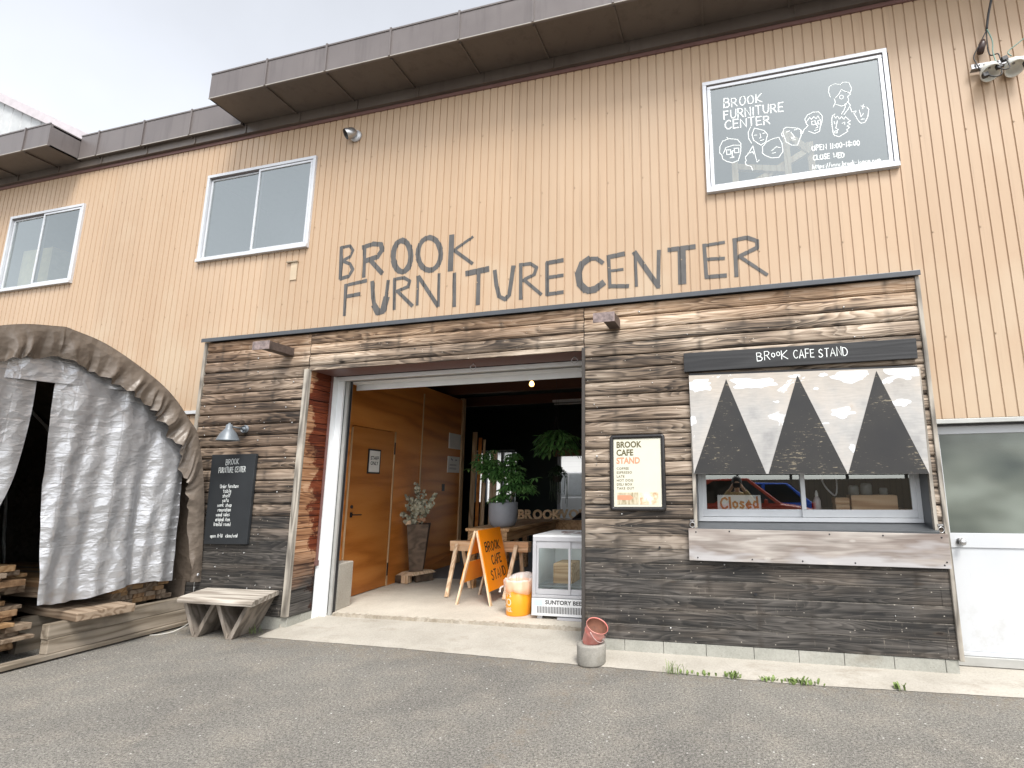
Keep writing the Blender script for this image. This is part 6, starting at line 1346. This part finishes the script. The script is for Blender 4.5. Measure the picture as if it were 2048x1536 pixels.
# ================================================================== surroundings: behind the building and behind the viewer
def car(x, y, rz, col, lab, prof_, W, roof, name='parked_car', glassc=(.02, .024, .026)):
    t = thing(name, (x, y, 0), lab, name.replace('parked_', ''), None, rz)
    # prof_ : body side outline (x,z); roof : greenhouse outline
    body = plain('car_paint', col, .22, .0, .03); gl = plain('car_glass', glassc, .06); blk = MT['black']
    def mk(nm, outline, w0, w1, zlo, zhi, m, sub=None):
        g = MB(); n = len(outline)
        L_ = []; 
        for sg in (-1, 1):
            for (a, b) in outline:
                f_ = (b-zlo)/(zhi-zlo); ww = (w0+(w1-w0)*min(max(f_, 0), 1))*sg; L_.append((a, ww, b))
        g.add(L_, [tuple(range(n))[::-1], tuple(range(n, 2*n))]+[(i, (i+1) % n, n+(i+1) % n, n+i) for i in range(n)])
        md = bpy.data.objects; me_o = g.build(nm, m, None, bevel=.05 if nm == 'body' else .03, loc=(0, 0, 0)); fixn(me_o); me_o.parent = t; return me_o
    mk('body', prof_, W, W*.96, .3, 1.0, body); mk('cabin', roof, W*.94, W*.74, min(b for a, b in roof), max(b for a, b in roof), body)
    zlo = min(b for a, b in roof); zhi = max(b for a, b in roof)
    xs0 = min(a for a, b in roof); xs1 = max(a for a, b in roof)
    for sg in (-1, 1):
        g = MB(); h0, h1 = zlo+.06, zhi-.07
        top = [a for a, b in roof if b > zhi-.05]; ta, tb = min(top), max(top)
        def ed(z, side): f_ = (z-zlo)/(zhi-zlo); return (xs0+(ta-xs0)*f_+.13) if side == 0 else (xs1+(tb-xs1)*f_-.13)
        wv = lambda z: sg*(W*.94+(W*.74-W*.94)*((z-zlo)/(zhi-zlo))+.006)
        xm_ = (xs0+xs1)/2-.1
        for a0, a1, b0, b1 in ((ed(h0, 0), xm_-.05, ed(h1, 0), xm_-.05), (xm_+.05, ed(h0, 1), xm_+.05, ed(h1, 1))):
            g.prism([(a0, wv(h0), h0), (a1, wv(h0), h0), (b1, wv(h1), h1), (b0, wv(h1), h1)], (0, -.004*sg, 0))
        o = g.build('side_window', gl, None, loc=(0, 0, 0)); o.parent = t
    for e_, nm in ((1, 'windscreen'), (0, 'rear_window')):
        g = MB(); z0_, z1_ = zlo+.05, zhi-.06; f0 = (z0_-zlo)/(zhi-zlo); f1 = (z1_-zlo)/(zhi-zlo)
        xa = (xs1+(tb-xs1)*f0+.012) if e_ else (xs0+(ta-xs0)*f0-.012); xb = (xs1+(tb-xs1)*f1+.012) if e_ else (xs0+(ta-xs0)*f1-.012)
        g.poly([(xa, -W*.82, z0_), (xa, W*.82, z0_), (xb, W*.66, z1_), (xb, -W*.66, z1_)]); o = g.build(nm, gl, None, loc=(0, 0, 0)); o.parent = t
    bx0 = min(a for a, b in prof_); bx1 = max(a for a, b in prof_)
    for sg in (-1, 1):
        for xx in (bx0+.75, bx1-.85):
            g = MB(); g.lathe([(0, -.1), (.2, -.1), (.33, -.09), (.335, .09), (.2, .1), (0, .1)], (xx, sg*(W-.08), .335), 28, Matrix.Rotation(R(90), 3, 'X')); g.mat(1); g.lathe([(0, .0), (.19, .0), (.2, -.01)], (xx, sg*(W+.028), .335), 20, Matrix.Rotation(R(90), 3, 'X'))
            o = g.build('wheel', [blk, MT['dullsteel']], None, loc=(0, 0, 0)); o.parent = t
        g = MB(); g.obox((bx1-.14, sg*W*.8, .82), (.10, -.04*sg, 0), (.03, .14, 0), (0, 0, .085)); o = g.build('headlight', MT['alu'], None, loc=(0, 0, 0), bevel=.02); o.parent = t
        g = MB(); g.obox((bx0+.07, sg*W*.84, .98), (.06, 0, 0), (0, .12, 0), (0, 0, .10)); o = g.build('tail_light', plain('tail_red', (.4, .02, .015), .2), None, loc=(0, 0, 0), bevel=.02); o.parent = t
        g = MB(); g.obox((xs1-.45, sg*(W+.06), zlo+.1), (.05, 0, 0), (0, .09, 0), (0, 0, .06)); o = g.build('mirror', body, None, loc=(0, 0, 0), bevel=.02); o.parent = t
    return t
SUVp = [(-2.1, .35), (-2.15, .7), (-2.1, 1.12), (.95, 1.15), (1.75, 1.02), (2.05, .85), (2.12, .5), (2.05, .32)]
SUVr = [(-2.08, 1.1), (-1.7, 1.75), (.25, 1.80), (1.1, 1.1)]
car(.02, -8.75, 0, (.42, .06, .035), 'dark red car parked behind the viewer, mirrored in the serving window', SUVp, .84, SUVr)
HBp = [(-2.0, .35), (-2.05, .7), (-2.0, 1.08), (.9, 1.05), (1.7, .92), (2.0, .75), (2.05, .45), (2.0, .3)]
HBr = [(-1.98, 1.05), (-1.3, 1.66), (.2, 1.70), (1.05, 1.02)]
car(.2, -11.6, R(180), (.03, .12, .62), 'blue car parked beyond the red one, mirrored in the serving window', HBp, .84, HBr)
VNp = [(-2.1, .35), (-2.15, .9), (-2.1, 1.3), (1.9, 1.3), (2.1, 1.0), (2.15, .5), (2.1, .32)]
VNr = [(-2.1, 1.28), (-2.02, 2.05), (1.0, 2.08), (1.85, 1.28)]
car(-5.6, 11.4, R(180), (.80, .81, .82), 'white van parked outside the bright back window', VNp, .84, VNr, 'parked_van', (.55, .58, .60))
s = NB('white_cladding'); p = s.pos(); zz_ = s.math('FRACT', s.math('DIVIDE', s.sep(p)[2], .22)); WS = s.fin(s.mix(s.mr(zz_, 0, .08, .4, 0), (.74, .75, .75), (.4, .4, .4)), .6)
t = thing('white_shed', (-9, 16, 0), 'white boarded shed seen through the back windows', 'shed')
g = MB(); g.box(-18, 2, 15.5, 19, 0, 3.4); g.build('wall', WS, t)
g = MB(); g.prism([(-18.3, 15.2, 3.4), (-18.3, 19.3, 3.4), (-18.3, 17.2, 4.6)], (20.6, 0, 0)); g.build('roof', MT['roofm'], t)
s = NB('fence_boards'); p = s.pos(); xf = s.math('FRACT', s.math('DIVIDE', s.sep(p)[0], .2)); FE = s.fin(s.mix(s.mr(xf, 0, .08, 1, 0), (.17, .135, .10), (.03, .025, .02)), .8)
t = thing('board_fence', (0, -15, 0), 'tall dark board fence along the far side of the yard behind the viewer', 'fence')
g = MB(); g.box(-14, 14, -15.05, -15, .02, 1.8); g.build('fence_panel', FE, t)
g = MB()
for x in range(-14, 15, 2): g.box(x-.05, x+.05, -15.15, -15.05, 0, 2.2)
g.build('post', MT['cutblack'], t)
# the photographer, who shows as a reflection
t = thing('person', (-.02, -5.82, 0), 'person in a tan jacket standing in the yard and holding up a phone', 'person')
def skin(nm, V_, E_, RR, m, sub=2):
    me = bpy.data.meshes.new(nm); o_ = tot(t); me.from_pydata([tuple(Vector(v)-o_) for v in V_], E_, []); ob = bpy.data.objects.new(nm, me); COL.objects.link(ob); ob.parent = t
    md = ob.modifiers.new('skin', 'SKIN')
    if not me.skin_vertices: bpy.context.view_layer.objects.active = ob
    for i, r in enumerate(RR): me.skin_vertices[0].data[i].radius = (r, r) if not isinstance(r, tuple) else r
    me.skin_vertices[0].data[0].use_root = True
    ob.modifiers.new('sub', 'SUBSURF').levels = sub; ob.modifiers['sub'].render_levels = sub; me.materials.append(m); md.use_smooth_shade = True
    return ob
yb = -5.82; X0 = -.02
V_ = [(X0, yb, .95), (X0, yb, 1.15), (X0, yb, 1.36), (X0, yb, 1.47), (X0, yb+.02, 1.56), (X0, yb+.03, 1.66), (X0, yb+.02, 1.74)]
E_ = [(i, i+1) for i in range(6)]; RR = [.15, .13, .14, .06, .055, (.085, .10), (.07, .08)]
for sg in (-1, 1):
    b0 = len(V_); V_ += [(X0+sg*.17, yb, 1.40), (X0+sg*.33, yb+.12, 1.25), (X0+sg*.12, yb+.40, 1.56), (X0+sg*.085, yb+.46, 1.62)]; RR += [.06, .047, .033, .028]
    E_ += [(2, b0), (b0, b0+1), (b0+1, b0+2), (b0+2, b0+3)]
    for k in range(4):
        f0 = len(V_); V_ += [(X0+sg*.085, yb+.475+.005*k, 1.66-.022*k), (X0+sg*(.05-.004*k), yb+.505, 1.668-.022*k)]; RR += [.009, .007]; E_ += [(b0+3, f0), (f0, f0+1)]
    f0 = len(V_); V_ += [(X0+sg*.07, yb+.45, 1.59), (X0+sg*.045, yb+.475, 1.60)]; RR += [.010, .008]; E_ += [(b0+3, f0), (f0, f0+1)]
    b1 = len(V_); V_ += [(X0+sg*.09, yb, .88), (X0+sg*.10, yb+.01, .48), (X0+sg*.11, yb-.02, .09), (X0+sg*.12, yb+.15, .045)]; RR += [.085, .055, .04, .035]; E_ += [(0, b1), (b1, b1+1), (b1+1, b1+2), (b1+2, b1+3)]
SKN = plain('skin', (.48, .29, .20), .5); JK = plain('tan_jacket', (.40, .29, .14), .8, 0, .25, 8); TRS = plain('dark_trousers', (.03, .032, .04), .8)
skin('body', V_, E_, RR, SKN)
V2 = [(X0, yb, .98), (X0, yb, 1.15), (X0, yb, 1.36), (X0, yb, 1.47)]; E2 = [(0, 1), (1, 2), (2, 3)]; R2 = [.18, .165, .165, .085]
for sg in (-1, 1):
    b0 = len(V2); V2 += [(X0+sg*.18, yb, 1.40), (X0+sg*.33, yb+.12, 1.25), (X0+sg*.15, yb+.355, 1.52)]; R2 += [.082, .07, .055]; E2 += [(2, b0), (b0, b0+1), (b0+1, b0+2)]
skin('jacket', V2, E2, R2, JK)
V3 = [(X0, yb, .98)]; E3 = []; R3 = [.16]
for sg in (-1, 1):
    b0 = len(V3); V3 += [(X0+sg*.09, yb, .86), (X0+sg*.10, yb+.01, .48), (X0+sg*.11, yb-.02, .12)]; R3 += [.10, .075, .065]; E3 += [(0, b0), (b0, b0+1), (b0+1, b0+2)]
skin('trousers', V3, E3, R3, TRS)
g = MB(); g.lathe([(0, .125), (.06, .11), (.10, .06), (.112, .0), (.108, -.08), (.095, -.13)], (X0, yb-.012, 1.70), 20); g.build('hair', plain('dark_hair', (.02, .015, .012), .5), t)
g = MB(); g.box(X0-.078, X0+.078, -5.318, -5.309, 1.585, 1.672); tag(g.build('phone', MT['black'], bevel=.006), 'dark phone held up by the person in the tan jacket', 'phone')
